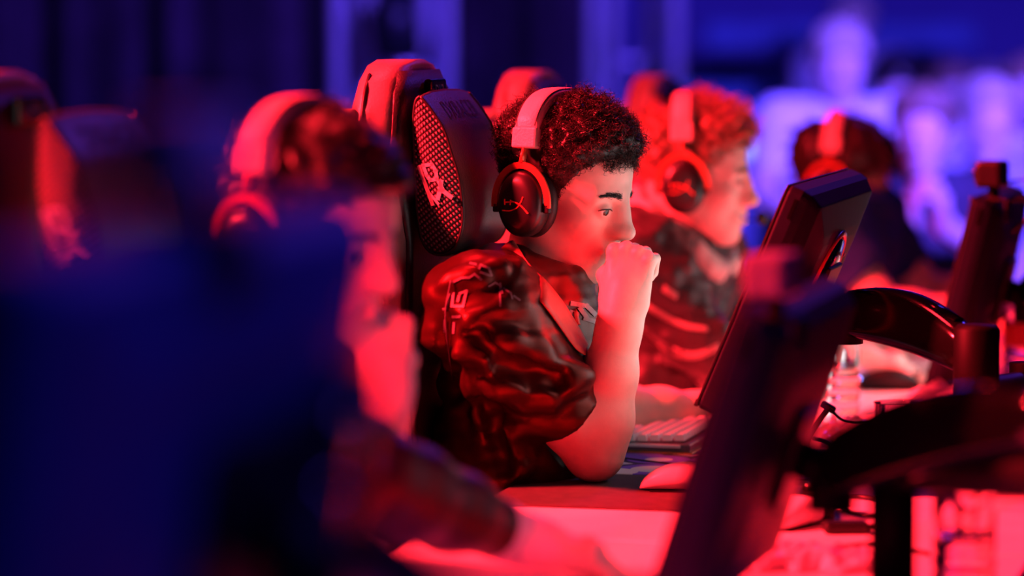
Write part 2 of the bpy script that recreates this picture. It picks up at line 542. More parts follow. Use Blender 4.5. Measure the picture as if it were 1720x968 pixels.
# ------------------------------------------------------------------ monitors
M_screen = mat('lit_screen', (0.02, 0.02, 0.02), 0.25, emit=(0.88, 0.90, 1.0), estr=2.3)
def game_screen():
    nt = M_screen.node_tree; N = nt.nodes; L = nt.links; b = N['Principled BSDF']
    tc = N.new('ShaderNodeTexCoord'); v = N.new('ShaderNodeTexNoise'); v.inputs['Scale'].default_value = 9
    L.new(tc.outputs['Object'], v.inputs['Vector'])
    r = N.new('ShaderNodeValToRGB')
    r.color_ramp.elements[0].color = (0.55, 0.66, 0.75, 1); r.color_ramp.elements[1].color = (1.0, 0.98, 0.92, 1)
    L.new(v.outputs['Fac'], r.inputs['Fac']); L.new(r.outputs['Color'], b.inputs['Emission Color'])
game_screen()
M_ring = mat('red_ring_trim', (0.75, 0.10, 0.08), 0.3, var=0.05)
M_hous = mat('monitor_back_shell', (0.004, 0.006, 0.022), 0.50, var=0.15, bump=0.08, bscale=500, spec=0.22)
M_housn = mat('navy_back_shell', (0.010, 0.03, 0.10), 0.5, var=0.3, nscale=4)
MW, MH = 0.552, 0.338
def monitor(front_top_near, tilt, yaw, label, shell=None, ring=True, scr=None):
    """front_top_near: world point of the near, top, front corner; screen faces -X"""
    R = Euler((0, rad(tilt), rad(yaw)))
    root = bpy.data.objects.new('gaming_monitor', None); COL.objects.link(root); root.empty_display_size = 0.05
    root.rotation_euler = R
    Rm = R.to_matrix()
    root.location = Vector(front_top_near) - Rm @ Vector((0, -MW/2, MH/2))
    tag(root, label, 'monitor', 'monitors on arms along the desks')
    sh = shell or M_hous
    rings = []
    def rect(w, h, x, r=0.012, dz=0):
        out = []
        for (cy, cz, a0) in ((w/2-r, h/2-r, 0), (-w/2+r, h/2-r, 90), (-w/2+r, -h/2+r, 180), (w/2-r, -h/2+r, 270)):
            for k in range(5):
                a = rad(a0+k*22.5); out.append(Vector((x, cy+r*math.cos(a), cz+r*math.sin(a)+dz)))
        return out
    rings = [rect(MW-0.01, MH-0.01, 0.0), rect(MW, MH, 0.004), rect(MW, MH, 0.022), rect(MW-0.008, MH-0.006, 0.034),
             rect(MW-0.05, MH-0.03, 0.050), rect(MW-0.20, MH-0.12, 0.060), rect(MW-0.24, MH-0.15, 0.062)]
    b = bmesh.new(); bm_loft(b, rings); hs = ob('back_housing', b, sh, root)
    bv = hs.modifiers.new('bevel', 'BEVEL'); bv.width = 0.002; bv.segments = 2; bv.limit_method = 'ANGLE'
    hw, z0, z1 = MW/2-0.010, -MH/2+0.018, MH/2-0.010
    pyob('screen', [(-0.0006, hw, z0), (-0.0006, hw, z1), (-0.0006, -hw, z1), (-0.0006, -hw, z0)], [(0, 3, 2, 1)], scr or M_screen, root, False)
    b = bmesh.new(); bm_box(b, (-0.0008, -MW/2+0.005, 0), (0.0036, 0.008, MH-0.012), 0.001); bm_box(b, (-0.0008, MW/2-0.005, 0), (0.0036, 0.008, MH-0.012), 0.001)
    bm_box(b, (-0.0008, 0, MH/2-0.005), (0.0036, MW-0.012, 0.008), 0.001); ob('bezel', b, M_blackp, root)
    b = bmesh.new(); bm_box(b, (-0.002, 0, -MH/2+0.006), (0.006, MW-0.012, 0.010), 0.001); ob('chin_bezel', b, M_blackp, root)
    b = bmesh.new(); bm_box(b, (0.018, -MW/2-0.0008, MH/2-0.03), (0.006, 0.002, 0.03), 0.0005); ob('side_button', b, M_gloss, root)
    # vent slots along the upper back
    for k in range(9):
        b = bmesh.new(); bm_box(b, (0.0535, -0.16+0.04*k, MH/2-0.055), (0.004, 0.028, 0.004), 0.001, Euler((0, -0.35, 0))); ob('vent_slot', b, M_gloss, root)
    if ring:
        M = Matrix.Translation((0.062, 0, 0)) @ Matrix.Rotation(math.pi/2, 4, 'Y')
        b = bmesh.new()
        bm_loft(b, [[M @ Vector(((0.104+0.005*math.cos(t))*math.cos(a), (0.104+0.005*math.cos(t))*math.sin(a), 0.004*math.sin(t)))
                     for t in [2*math.pi*q/8 for q in range(8)]] for a in [2*math.pi*q/48 for q in range(48)]], close=True)
        ob('light_ring', b, M_ring, root, True)
        b = bmesh.new(); bm_lathe(b, [(0.098, -0.002), (0.096, 0.004), (0.07, 0.008), (0.03, 0.008)], seg=40, M=M); ob('hub_disc', b, M_gloss, root, True)
        for k in range(6):
            a = 2*math.pi*k/6
            b = bmesh.new(); bm_box(b, (0.0715, 0.083*math.cos(a), 0.083*math.sin(a)), (0.003, 0.007, 0.007), 0.002); ob('screw', b, M_alu, root)
    # maker strip on the upper corner of the back
    b = bmesh.new(); bm_box(b, (0.045, -MW/2+0.055, MH/2-0.05), (0.004, 0.008, 0.05), 0.001, Euler((0, 0, -0.5))); ob('logo_strip', b, M_print, root)
    return root
m_p1 = monitor(W(1325, 310, 4.70), 22.5, 0, 'dark monitor tilted far back with red ring on its rear, before the curly haired player')
M_dim = mat('dim_screen', (0.02, 0.02, 0.02), 0.25, emit=(0.55, 0.62, 1.0), estr=0.30)
m_p0 = monitor(W(1240, 528, 3.50), 17.5, 0, 'strongly tilted blurred monitor with webcam crossing the white desk corner', ring=False, scr=M_dim)
m_p2 = monitor(W(1634, 332, 5.85), 13.5, 0, 'upright dark monitor with square webcam before the player in the striped top', ring=False)
m_pn = monitor(W(-60, 415, 1.69), 9, -1, 'very blurred navy backed monitor covering the lower corner beside the first player', M_housn, ring=False)

def webcam(mon, yoff, label, s=1.0, loop=False, m=None):
    Mw = mon.matrix_basis
    p = Mw @ Vector((0.02, yoff, MH/2))
    root = empty('webcam', p, -0.1); tag(root, label, 'webcam', 'webcams clipped on monitors')
    b = bmesh.new(); bm_box(b, (0.005, 0, 0.042*s), (0.045*s, 0.078*s, 0.046*s), 0.007, seg=3); ob('camera_body', b, m or M_cam, root, False)
    b = bmesh.new(); bm_lathe(b, [(0.016*s, 0), (0.017*s, 0.006), (0.012*s, 0.008), (0.009*s, 0.003)], (-0.018*s, 0, 0.042*s), 20, Matrix.Rotation(-math.pi/2, 4, 'Y')); ob('lens', b, M_gloss, root, True)
    b = bmesh.new(); bm_tube(b, [(0.008, 0, -0.004), (0.008, 0, 0.022*s)], 0.010, 12); ob('neck', b, M_blackp, root, True)
    b = bmesh.new(); bm_box(b, (0.0, 0, -0.001), (0.06, 0.05, 0.007), 0.002); bm_box(b, (0.034, 0, -0.02), (0.006, 0.05, 0.04), 0.002); ob('clip', b, M_blackp, root)
    if loop:
        b = bmesh.new()
        pts = smooth_path([(0.034, 0.0, -0.004), (0.062, 0, 0.0), (0.074, 0, -0.018), (0.066, 0, -0.038), (0.040, 0, -0.058)], 5)
        bm_tube(b, pts, 0.0045, 8); ob('clamp_loop', b, M_blackp, root, True)
    return root
M_cam = mat('webcam_shell', (0.22, 0.20, 0.24), 0.35, var=0.1)
webcam(m_p2, -0.20, 'black square webcam with clamp loop on the upright monitor', 1.0, True, M_blackp)
webcam(m_p0, -0.21, 'blurred webcam on the strongly tilted monitor')
webcam(m_pn, -0.03, 'very blurred webcam on the navy backed monitor')
b = bmesh.new(); pw = m_p2.matrix_basis @ Vector((0.045, -0.20, MH/2+0.035))
bm_tube(b, smooth_path([pw, pw+Vector((0.05, -0.02, 0.003)), pw+Vector((0.10, -0.03, -0.04)), pw+Vector((0.15, -0.02, -0.16)), pw+Vector((0.16, 0.0, -0.40)), Vector((-0.46, pw.y+0.02, 0.757))], 8), 0.0025, 6)
tag(ob('webcam_cable', b, M_cable, None, True), 'thin dark cable trailing from the square webcam', 'cable')

# ------------------------------------------------------------------ monitor arms
def monitor_arm(mon, elbow, post, label, thick=0.075, loz=0.95):
    """mon: monitor; elbow: world point; post: (x, y) on the desk"""
    mount = mon.matrix_basis @ Vector((0.066, 0, 0))
    mx = mon.rotation_euler.to_matrix()
    root = empty('monitor_arm', (post[0], post[1], DZ)); tag(root, label, 'monitor arm', 'black monitor arms')
    off = Vector((post[0], post[1], DZ))
    def put(name, b, m=M_blackp, smooth=False, par=None):
        bmesh.ops.translate(b, verts=b.verts, vec=-off); return ob(name, b, m, par or root, smooth)
    b = bmesh.new(); bm_box(b, mount+mx @ Vector((0.004, 0, 0)), (0.008, 0.115, 0.115), 0.003, mx); put('vesa_plate', b)
    hd = mount+mx @ Vector((0.045, 0, 0))
    b = bmesh.new(); bm_tube(b, [mount+mx @ Vector((0.008, 0, 0)), hd], 0.022, 14); put('tilt_head', b, M_blackm, True)
    b = bmesh.new(); bm_tube(b, [hd+Vector((0, 0, -0.045)), hd+Vector((0, 0, 0.02))], 0.026, 16); put('swivel', b, M_blackm, True)
    # gas spring arm: thick beam with an arched top
    a = hd+Vector((0.0, 0, 0.0)); e = Vector(elbow)
    d = e-a; n = 14; rings = []
    side = Vector((d.y, -d.x, 0)).normalized(); upv = side.cross(d).normalized()
    if upv.z < 0: upv = -upv
    for i in range(n+1):
        t = i/n
        hgt = thick*(0.62+0.42*math.sin(math.pi*min(1, 0.15+0.8*t)))*(0.8 if i in (0, n) else 1)
        wid = 0.026*(0.75 if i in (0, n) else 1)
        c = a+d*t+upv*(0.018*math.sin(math.pi*t))
        rings.append([c+side*(x*wid)+upv*(z*hgt*0.5) for x, z in sell(16, 1, 1, 3.2)])
    b = bmesh.new(); bm_loft(b, rings); arm = put('spring_arm', b, M_gloss, True)
    # tool slot cover on top of the beam
    b = bmesh.new(); c0 = a+d*0.45+upv*(thick*0.54+0.012); c1 = a+d*0.85+upv*(thick*0.46+0.006)
    bm_tube(b, [c0, (c0+c1)/2+upv*0.003, c1], 0.010, 8, flat=0.35, up=upv)
    bmesh.ops.translate(b, verts=b.verts, vec=-off); ob('tension_cover', b, M_gloss, arm, True)
    b = bmesh.new(); bm_tube(b, [e+Vector((0, 0, -0.075)), e+Vector((0, 0, -0.07)), e+Vector((0, 0, 0.038)), e+Vector((0, 0, 0.045))], [0.028, 0.032, 0.032, 0.026], 20); put('elbow_joint', b, M_blackm, True)
    p = Vector((post[0], post[1], e.z-0.095))
    b = bmesh.new(); f = Vector((e.x, e.y, e.z-0.06)); q = Vector((p.x, p.y, min(e.z-0.06, loz)))
    bm_tube(b, smooth_path([f, f*0.8+q*0.2+Vector((0, 0, 0.003)), f*0.35+q*0.65, q], 5), 0.026, 14); put('lower_link', b, M_blackp, True)
    b = bmesh.new(); bm_tube(b, [(p.x, p.y, DZ+0.012), (p.x, p.y, q.z+0.035)], 0.026, 18); put('post', b, M_blackm, True)
    b = bmesh.new(); bm_box(b, (p.x, p.y, DZ+0.008), (0.11, 0.10, 0.012), 0.004); put('base_plate', b, M_blackm)
    b = bmesh.new(); bm_box(b, (DESK_X1+0.006, p.y, DZ-0.03), (0.010, 0.08, 0.09), 0.002); bm_box(b, ((p.x+DESK_X1)/2, p.y, DZ+0.006), (abs(DESK_X1-p.x)+0.02, 0.08, 0.010), 0.002); put('clamp', b, M_blackm)
    return root
e1 = W(1640, 600, 4.72)
monitor_arm(m_p1, e1, (-0.48, 4.90), 'black arm with curved glossy beam behind the ring backed monitor', 0.080)
e0 = W(1790, 706, 3.42)
p0 = W(1500, 900, 3.80)
monitor_arm(m_p0, e0, (p0.x, p0.y), 'blurred black arm with upright post rising from the white desk', 0.082, 0.925)
e2 = W(1800, 480, 5.9)
monitor_arm(m_p2, e2, (-0.48, 6.1), 'black arm reaching behind the upright monitor with webcam', 0.06)
en = W(560, 742, 2.12)
monitor_arm(m_pn, en, (-0.50, 2.34), 'very blurred black arm bent below the navy backed monitor', 0.07, 0.90)

# ------------------------------------------------------------------ gaming chairs
def strokes(bm, polys, w, M, h=0.0012):
    """thick 2-d polylines -> raised print"""
    for pl in polys:
        for i in range(len(pl)-1):
            a = Vector(pl[i]); c = Vector(pl[i+1]); d = (c-a)
            if d.length < 1e-6: continue
            d.normalize(); n = Vector((-d.y, d.x))*w/2; e = d*w*0.35
            bm_prism(bm, [a-e-n, c+e-n, c+e+n, a-e+n], h, M)
CHX = -1.10    # chair origin in P1's seat
def make_chair(label):
    """origin on the floor under the seat; faces +X"""
    root = empty('gaming_chair', (0, 0, 0)); tag(root, label, 'chair', 'racing style gaming chairs')
    zt = [0.50, 0.56, 0.66, 0.78, 0.90, 1.00, 1.06, 1.12, 1.18, 1.24, 1.29, 1.33, 1.352, 1.36]
    wt = [0.19, 0.215, 0.225, 0.235, 0.255, 0.268, 0.262, 0.235, 0.195, 0.172, 0.160, 0.135, 0.100, 0.04]
    def xc(z): return -0.240-(z-0.5)*0.018
    rings = []; fr = []
    for z, w in zip(zt, wt):
        k = 1.0 if z < 1.06 else max(0.0, 1-(z-1.06)/0.10)
        th = 0.046 if z < 1.30 else 0.046-0.25*(z-1.30)
        ring = []
        for (x, y) in sell(36, 1, 1, 3.4):
            xx = xc(z)-0.045+x*th
            if x > 0: xx += 0.050*k*abs(y)**5
            ring.append(Vector((xx, y*w, z)))
        rings.append(ring)
    b = bmesh.new(); bm_loft(b, rings); bk = ob('backrest', b, M_bolster, root, True)
    # dark centre panel following the front of the backrest
    V = []; F = []; ny = 13
    zz = np.linspace(0.58, 1.345, 26)
    for z in zz:
        w = np.interp(z, zt, wt)*(0.62 if z < 1.1 else 0.62+0.33*min(1, (z-1.1)/0.12))
        th = 0.046 if z < 1.30 else 0.046-0.25*(z-1.30)
        k = 1.0 if z < 1.06 else max(0.0, 1-(z-1.06)/0.10)
        W0 = np.interp(z, zt, wt)
        for i in range(ny):
            y = -1+2*i/(ny-1)
            yy = y*w/W0
            V.append(Vector((xc(z)-0.045+th*(1-abs(yy)**3.4)**(1/3.4)+0.050*k*abs(yy)**5+0.006, y*w, z)))
    for r in range(len(zz)-1):
        for i in range(ny-1): F.append((r*ny+i, r*ny+i+1, (r+1)*ny+i+1, (r+1)*ny+i))
    o = pyob('centre_panel', V, F, M_leatherd, bk); md = o.modifiers.new('t', 'SOLIDIFY'); md.thickness = 0.008; md.offset = -1
    # piping on the near and far edges
    for s in (-1, 1):
        b = bmesh.new()
        pts = [Vector((xc(z)-0.045-0.012, s*(np.interp(z, zt, wt)+0.001), z)) for z in np.linspace(0.54, 1.34, 40)]
        bm_tube(b, pts, 0.0028, 6); ob('piping', b, M_pipe, bk, True)
    # badge in the top of the backrest
    zb = 1.315; xb = xc(zb)-0.045+0.046
    b = bmesh.new(); bm_box(b, (xb+0.006, 0, zb), (0.012, 0.085, 0.034), 0.004); bd = ob('badge', b, M_gloss, bk)
    M = basis((xb+0.0125, 0, zb), (0, 1, 0), (1, 0, 0))
    text_mesh('badge_lettering', 'DXR', 0.022, M, mat('teal_print', (0.05, 0.45, 0.7), 0.4), bd)
    # belt slot tab on the side of the backrest
    b = bmesh.new(); bm_box(b, (xc(1.29)-0.085, -0.150, 1.283), (0.032, 0.030, 0.016), 0.003); ob('side_tab', b, M_bolster, bk)
    # seat
    b = bmesh.new(); rings = []
    for i, (x, hz) in enumerate([(-0.235, 0.02), (-0.225, 0.045), (-0.1, 0.05), (0.1, 0.05), (0.22, 0.05), (0.262, 0.042), (0.275, 0.02)]):
        ring = []
        for (y, z) in sell(32, 1, 1, 3.2):
            h = hz*z
            if z > 0: h += 0.045*abs(y)**6*(1 if abs(x) < 0.25 else 0.5)
            ring.append(Vector((x, 0.265*y*(1 if abs(x) < 0.25 else 0.93), 0.43+h)))
        rings.append(ring)
    bm_loft(b, rings); ob('seat', b, M_leatherd, root, True)
    # armrests
    for s in (-1, 1):
        b = bmesh.new(); bm_box(b, (-0.02, s*0.315, 0.665), (0.25, 0.085, 0.028), 0.010, seg=3); ar = ob('armrest', b, M_leather, root, False)
        b = bmesh.new(); bm_box(b, (-0.03, s*0.315, 0.53), (0.06, 0.03, 0.25), 0.008); bm_box(b, (-0.03, s*0.265, 0.405), (0.06, 0.13, 0.02), 0.004); ob('armrest_post', b, M_blackp, ar)
    # gas lift, star base, castors
    b = bmesh.new(); bm_tube(b, [(0, 0, 0.09), (0, 0, 0.26), (0, 0, 0.261), (0, 0, 0.385)], [0.030, 0.030, 0.016, 0.016], 18); ob('gas_lift', b, M_blackm, root, True)
    b = bmesh.new(); bm_box(b, (0, 0, 0.372), (0.26, 0.20, 0.025), 0.006); ob('seat_plate', b, M_blackm, root)
    for k in range(5):
        a = 2*math.pi*k/5+0.3; d = Vector((math.cos(a), math.sin(a), 0))
        b = bmesh.new(); bm_tube(b, [d*0.02+Vector((0, 0, 0.125)), d*0.16+Vector((0, 0, 0.11)), d*0.31+Vector((0, 0, 0.085))], [0.032, 0.027, 0.018], 10, flat=0.6); lg = ob('star_leg', b, M_blackm, root, True)
        b = bmesh.new(); c = d*0.305+Vector((0, 0, 0.031))
        s2 = Vector((-d.y, d.x, 0))
        for q in (-1, 1): bm_tube(b, [c+s2*(0.006*q), c+s2*(0.026*q)], 0.030, 16)
        bm_tube(b, [c, c+Vector((0, 0, 0.05))], 0.007, 8); ob('castor', b, M_blackp, lg, True)
    # bracket joining seat and backrest
    for s in (-1, 1):
        b = bmesh.new(); bm_tube(b, smooth_path([(-0.12, s*0.24, 0.42), (-0.23, s*0.245, 0.44), (-0.26, s*0.235, 0.58)], 4), 0.016, 8, flat=0.5); ob('hinge_bracket', b, M_blackm, root, True)
    return root
PIL = [(705,158),(725,183),(746,216),(758,253),(771,295),(778,344),(777,386),(762,423),(735,432),(712,415),(702,370),(697,300),(694,240),(694,191),(698,165)]
P1Y = 4.865
def make_pillow(chair):
    y0 = P1Y-0.135
    org = Vector((CHX, P1Y, 0))
    out = []
    for (px, py) in PIL:
        r = ray(px, py); p = CAMP+r*((y0-CAMP.y)/r.y)
        out.append(Vector((p.x-org.x, 0, p.z)))
    out = smooth_path(out+[out[0]], 4)[:-1]
    cen = sum(out, Vector())/len(out)
    rings = []
    for y, s in ((0, 0.93), (0.006, 0.985), (0.02, 1.0), (0.06, 1.03), (0.135, 1.045), (0.21, 1.03), (0.25, 1.0), (0.264, 0.985), (0.27, 0.93)):
        rings.append([cen+(p-cen)*s+Vector((0, y-0.135, 0)) for p in out])
    b = bmesh.new(); bm_loft(b, rings); pil = ob('head_pillow', b, M_leather, chair, True)
    for sgn in (-1, 1):
        n = len(out)
        V = []; F = []
        for q, s in enumerate((0.94, 0.8, 0.55, 0.25)):
            for p in out: V.append(cen+(p-cen)*s+Vector((0, sgn*(0.1352+0.010*(1-s*s)), 0)))
        V.append(cen+Vector((0, sgn*0.1455, 0)))
        for q in range(3):
            for k in range(n): F.append((q*n+k, q*n+(k+1) % n, (q+1)*n+(k+1) % n, (q+1)*n+k))
        for k in range(n): F.append((3*n+k, 3*n+(k+1) % n, 4*n))
        if sgn > 0: F = [f[::-1] for f in F]
        pyob('mesh_panel', V, F, M_mesh, pil)
        b = bmesh.new(); pp = [cen+(p-cen)*0.97+Vector((0, sgn*0.1345, 0)) for p in out]
        bm_tube(b, pp+[pp[0]], 0.0026, 6); ob('piping', b, M_pipe, pil, True)
    # print on the near side panel
    b = bmesh.new()
    def zp(x, y):
        px, py = 560+x/2.42, 80+y/2.42
        r = ray(px, py); p = CAMP+r*((y0-CAMP.y)/r.y); return (p.x-org.x, p.z)
    Mp = Matrix(((1, 0, 0, 0), (0, 0, -1, -0.1445), (0, 1, 0, 0), (0, 0, 0, 1)))
    def S(pl, w): strokes(b, [[zp(*p) for p in pl]], w, Mp)
    S([(372,478),(408,474),(424,500),(428,534),(402,538),(388,520),(372,478)], 0.0050)
    S([(438,545),(452,580),(486,606)], 0.0062); S([(446,542),(440,580),(432,612)], 0.0062)
    S([(356,482),(372,530),(394,590),(410,636)], 0.0052); S([(378,540),(396,588),(434,634)], 0.0036)
    S([(384,556),(402,610),(412,634)], 0.0030)
    ob('side_emblem', b, M_print, pil)
    # dark lettering across the upper front
    M = basis((0.20, 0.0, 0), (0, 1, 0), (1, 0, 0))
    zc = W(790, 186, 4.98).z
    M = basis((0.0, 0.005, zc), (0, 1, 0), (1, 0, 0))
    t = text_mesh('front_lettering', 'DXRACER', 0.036, M, M_printd, pil, spacing=1.1)
    bv = BVHTree.FromPolygons([v.co for v in pil.data.vertices], [tuple(p.vertices) for p in pil.data.polygons])
    for v in t.data.vertices:
        hit = bv.ray_cast(Vector((0.2, v.co.y, v.co.z)), Vector((-1, 0, 0)))
        if hit[0] is not None: v.co.x = hit[0].x+0.0012
    return pil
ch1 = make_chair('gaming chair with mesh sided head pillow behind the curly haired player')
make_pillow(ch1)
ch0 = copy_tree(ch1); ch2 = copy_tree(ch1); ch3 = copy_tree(ch1)
ch1.location = (CHX, P1Y, 0)
ch0.location = (CHX-0.15, P1Y-1.2, -0.0)
ch2.location = (CHX-0.10, P1Y+1.20, 0)
ch3.location = (CHX-0.12, P1Y+2.40, 0)
[k for k in ch0.children if k.name.startswith('head_pillow')][0].location.x += 0.06
ch2.scale = (1, 1, 0.975); ch3.scale = (1, 1, 0.955)
ch0['label'] = 'blurred gaming chair with red lit head pillow behind the blurred front player'
ch2['label'] = 'gaming chair with red lit rounded top behind the player in the striped top'
ch3['label'] = 'gaming chair behind the player with the bowl haircut'
# ------------------------------------------------------------------ people
def skin_mat(name, col):
    return mat(name, col, 0.46, var=0.05, nscale=60, bump=0.12, bscale=700, sss=0.12, spec=0.4)
M_skin = skin_mat('skin', (0.66, 0.44, 0.36))
M_skin2 = skin_mat('skin_light', (0.70, 0.50, 0.43))
M_hair = mat('dark_curly_hair', (0.011, 0.007, 0.006), 0.40, var=0.3, nscale=80, spec=0.42)
M_hairb = mat('black_hair', (0.012, 0.009, 0.009), 0.4, var=0.3, nscale=80)
M_hairl = mat('light_brown_hair', (0.22, 0.13, 0.085), 0.42, var=0.35, nscale=60)
M_jersey = mat('black_jersey_red_sheen', (0.016, 0.004, 0.004), 0.36, var=0.2, bump=0.10, bscale=1500, spec=0.8, tint=(1.0, 0.16, 0.10))  # black cloth; the red light's sheen is put into base and specular tint
M_tee = mat('black_cotton', (0.016, 0.013, 0.018), 0.7, var=0.2, sheen=0.2)
M_tee2 = mat('dark_striped_cotton', (0.016, 0.011, 0.012), 0.5, var=0.2, sheen=0.12)
M_collar = mat('red_collar_band', (0.46, 0.07, 0.055), 0.5, var=0.1, bump=0.2, bscale=900)
M_hood = mat('pale_hood_fleece', (0.62, 0.50, 0.47), 0.8, var=0.1)
M_jeans = mat('dark_trousers', (0.02, 0.022, 0.03), 0.8, var=0.2)
M_shoe = mat('dark_shoe', (0.05, 0.05, 0.055), 0.6, var=0.2)
M_eyew = mat('eye_white', (0.75, 0.72, 0.70), 0.12, var=0.03)
M_iris = mat('iris_brown', (0.06, 0.03, 0.015), 0.1, var=0.2)
M_pup = mat('pupil', (0.004, 0.004, 0.004), 0.08)

def V3(*a): return Vector(a)
def head_M(o, yaw, pitch, roll=0.0):
    """x: face direction, y: the person's left, z: up; yaw from +X, pitch > 0 looks down"""
    R = Matrix.Rotation(rad(yaw), 4, 'Z') @ Matrix.Rotation(rad(pitch), 4, 'Y') @ Matrix.Rotation(rad(roll), 4, 'X')
    return Matrix.Translation(Vector(o)) @ R
def add_head(F, M, fine=True):
    F.ell((-0.008, 0, 0.045), (0.093, 0.074, 0.086), 0.0, M=M)
    F.ell((0.028, 0, 0.045), (0.060, 0.062, 0.066), 0.03, M=M)
    F.ell((0.032, 0, -0.025), (0.050, 0.055, 0.074), 0.03, M=M)
    for s in (-1, 1):
        F.cap((0.002, s*0.050, -0.042), (0.056, s*0.022, -0.088), 0.020, 0.017, 0.03, M=M)
        F.ell((0.050, s*0.040, -0.020), (0.026, 0.022, 0.021), 0.025, M=M)
        F.cap((0.083, s*0.010, 0.021), (0.069, s*0.042, 0.020), 0.0085, 0.007, 0.022, M=M)
        F.ell((-0.010, s*0.076, -0.002), (0.017, 0.009, 0.031), 0.008, M=M)
    F.ell((0.070, 0, -0.092), (0.019, 0.022, 0.017), 0.025, M=M)
    F.ell((0.074, 0, -0.056), (0.020, 0.026, 0.022), 0.02, M=M)
    if fine:
        for s in (-1, 1):
            F.ell((0.100, s*0.030, 0.003), (0.016, 0.017, 0.011), 0.018, 's', M=M)
    F.cap((0.082, 0, 0.026), (0.0885, 0, 0.004), 0.0095, 0.0085, 0.012, M=M)
    F.ell((0.088, 0, -0.014), (0.019, 0.0155, 0.030), 0.016, M=M)
    F.cap((0.087, 0, 0.012), (0.110, 0, -0.026), 0.0075, 0.0100, 0.012, M=M)
    F.ell((0.107, 0, -0.028), (0.0110, 0.0105, 0.0095), 0.010, M=M)
    for s in (-1, 1):
        F.ell((0.097, s*0.0115, -0.031), (0.0115, 0.0065, 0.0078), 0.012, M=M)
        if fine:
            F.ell((0.104, s*0.0075, -0.040), (0.005, 0.0035, 0.004), 0.003, 's', M=M)
            F.ell((0.0755, s*0.031, 0.001), (0.0145, 0.0150, 0.0135), 0.005, M=M)
            F.ell((0.0925, s*0.032, -0.001), (0.0085, 0.0140, 0.0041), 0.002, 's', M=M)
    # lips
    for z, r in ((-0.0545, 0.0058), (-0.0655, 0.0066)):
        F.cap((0.083, -0.020, -0.060), (0.0945, 0, z), 0.004, r, 0.006, M=M)
        F.cap((0.083, 0.020, -0.060), (0.0945, 0, z), 0.004, r, 0.006, M=M)
    if fine: F.ell((0.099, 0, -0.0600), (0.013, 0.021, 0.0011), 0.002, 's', M=M)
def hand(F, wrist, a, n, right, curl=(80, 95, 60), spread=0.0, thumb='fist', k=0.006, sc=1.0):
    """a: wrist to knuckles, n: normal of the back of the hand"""
    a = Vector(a).normalized(); n = Vector(n); n = (n-a*n.dot(a)).normalized()
    s = n.cross(a) if right else a.cross(n)
    wv = Vector(wrist)
    def P(u, v, w): return wv+(s*u+a*v+n*w)*sc
    M = Matrix.Identity(4)
    for i in range(3): M[i][0], M[i][1], M[i][2], M[i][3] = s[i], a[i], n[i], wv[i]
    F.box((0.001*sc, 0.048*sc, -0.004*sc), (0.036*sc, 0.046*sc, 0.016*sc), 0.014*sc, 0.02, M=M)
    F.cap(P(0.0, -0.01, 0), P(0.0, 0.03, 0), 0.026*sc, 0.026*sc, 0.02)
    kn = [(0.027, 0.086), (0.009, 0.091), (-0.010, 0.087), (-0.028, 0.078)]
    ln = [(0.041, 0.026, 0.020), (0.045, 0.029, 0.021), (0.042, 0.027, 0.020), (0.033, 0.021, 0.018)]
    rr = [0.0098, 0.0100, 0.0095, 0.0085]
    for i, ((u, v), L, r) in enumerate(zip(kn, ln, rr)):
        p = P(u, v, -0.001); F.ell(P(u, v-0.001, 0.0055), (0.0108*sc,)*3, 0.005)
        F.cap(P(u*0.75, 0.03, 0.002), p, 0.008*sc, r*sc, 0.008)
        ang = 0; lat = spread*(1.5-i)
        for j in range(3):
            c = curl[j] if not isinstance(curl[j], (list, tuple)) else curl[j][i]
            ang += c
            d = (a*math.cos(rad(ang))-n*math.sin(rad(ang))+s*lat*max(0, math.cos(rad(ang)))).normalized()
            q = p+d*L[j]*sc
            F.cap(p, q, r*sc*(1-0.07*j), r*sc*(1-0.07*(j+1)), 0.003 if j else 0.004); p = q
    if thumb == 'fist':
        T = [P(0.022, 0.020, -0.012), P(0.040, 0.050, -0.020), P(0.034, 0.072, -0.036), P(0.014, 0.078, -0.048)]
    elif thumb == 'side':
        T = [P(0.022, 0.018, -0.012), P(0.046, 0.048, -0.020), P(0.052, 0.075, -0.024), P(0.046, 0.098, -0.028)]
    else:
        T = [P(0.022, 0.018, -0.012), P(0.048, 0.045, -0.016), P(0.060, 0.072, -0.018), P(0.064, 0.095, -0.020)]
    F.chain(T, [0.0155*sc, 0.0125*sc, 0.0110*sc, 0.0090*sc], 0.006, k0=0.012)
def arm(F, sh, el, wr, k=0.02):
    sh, el, wr = Vector(sh), Vector(el), Vector(wr)
    F.chain([sh, sh.lerp(el, 0.35), sh.lerp(el, 0.8), el], [0.056, 0.050, 0.042, 0.041], k)
    F.chain([el, el.lerp(wr, 0.22), el.lerp(wr, 0.55), el.lerp(wr, 0.85), wr], [0.040, 0.0455, 0.038, 0.030, 0.0275], k)
def cone(F, a, b, ra, rb, k, op='u'):
    """flat ended cone from a to b"""
    a = npv(a); b = npv(b); L = np.linalg.norm(b-a); u = (b-a)/L
    def fn(P):
        q = P-a; t = q@u
        r = np.linalg.norm(q-t[..., None]*u, axis=-1)
        return np.maximum(r-(ra+(rb-ra)*np.clip(t/L, -0.2, 1.2)), np.maximum(t-L, -t))
    return F.add(fn, (a+b)/2, L/2+max(ra, rb), k, op)

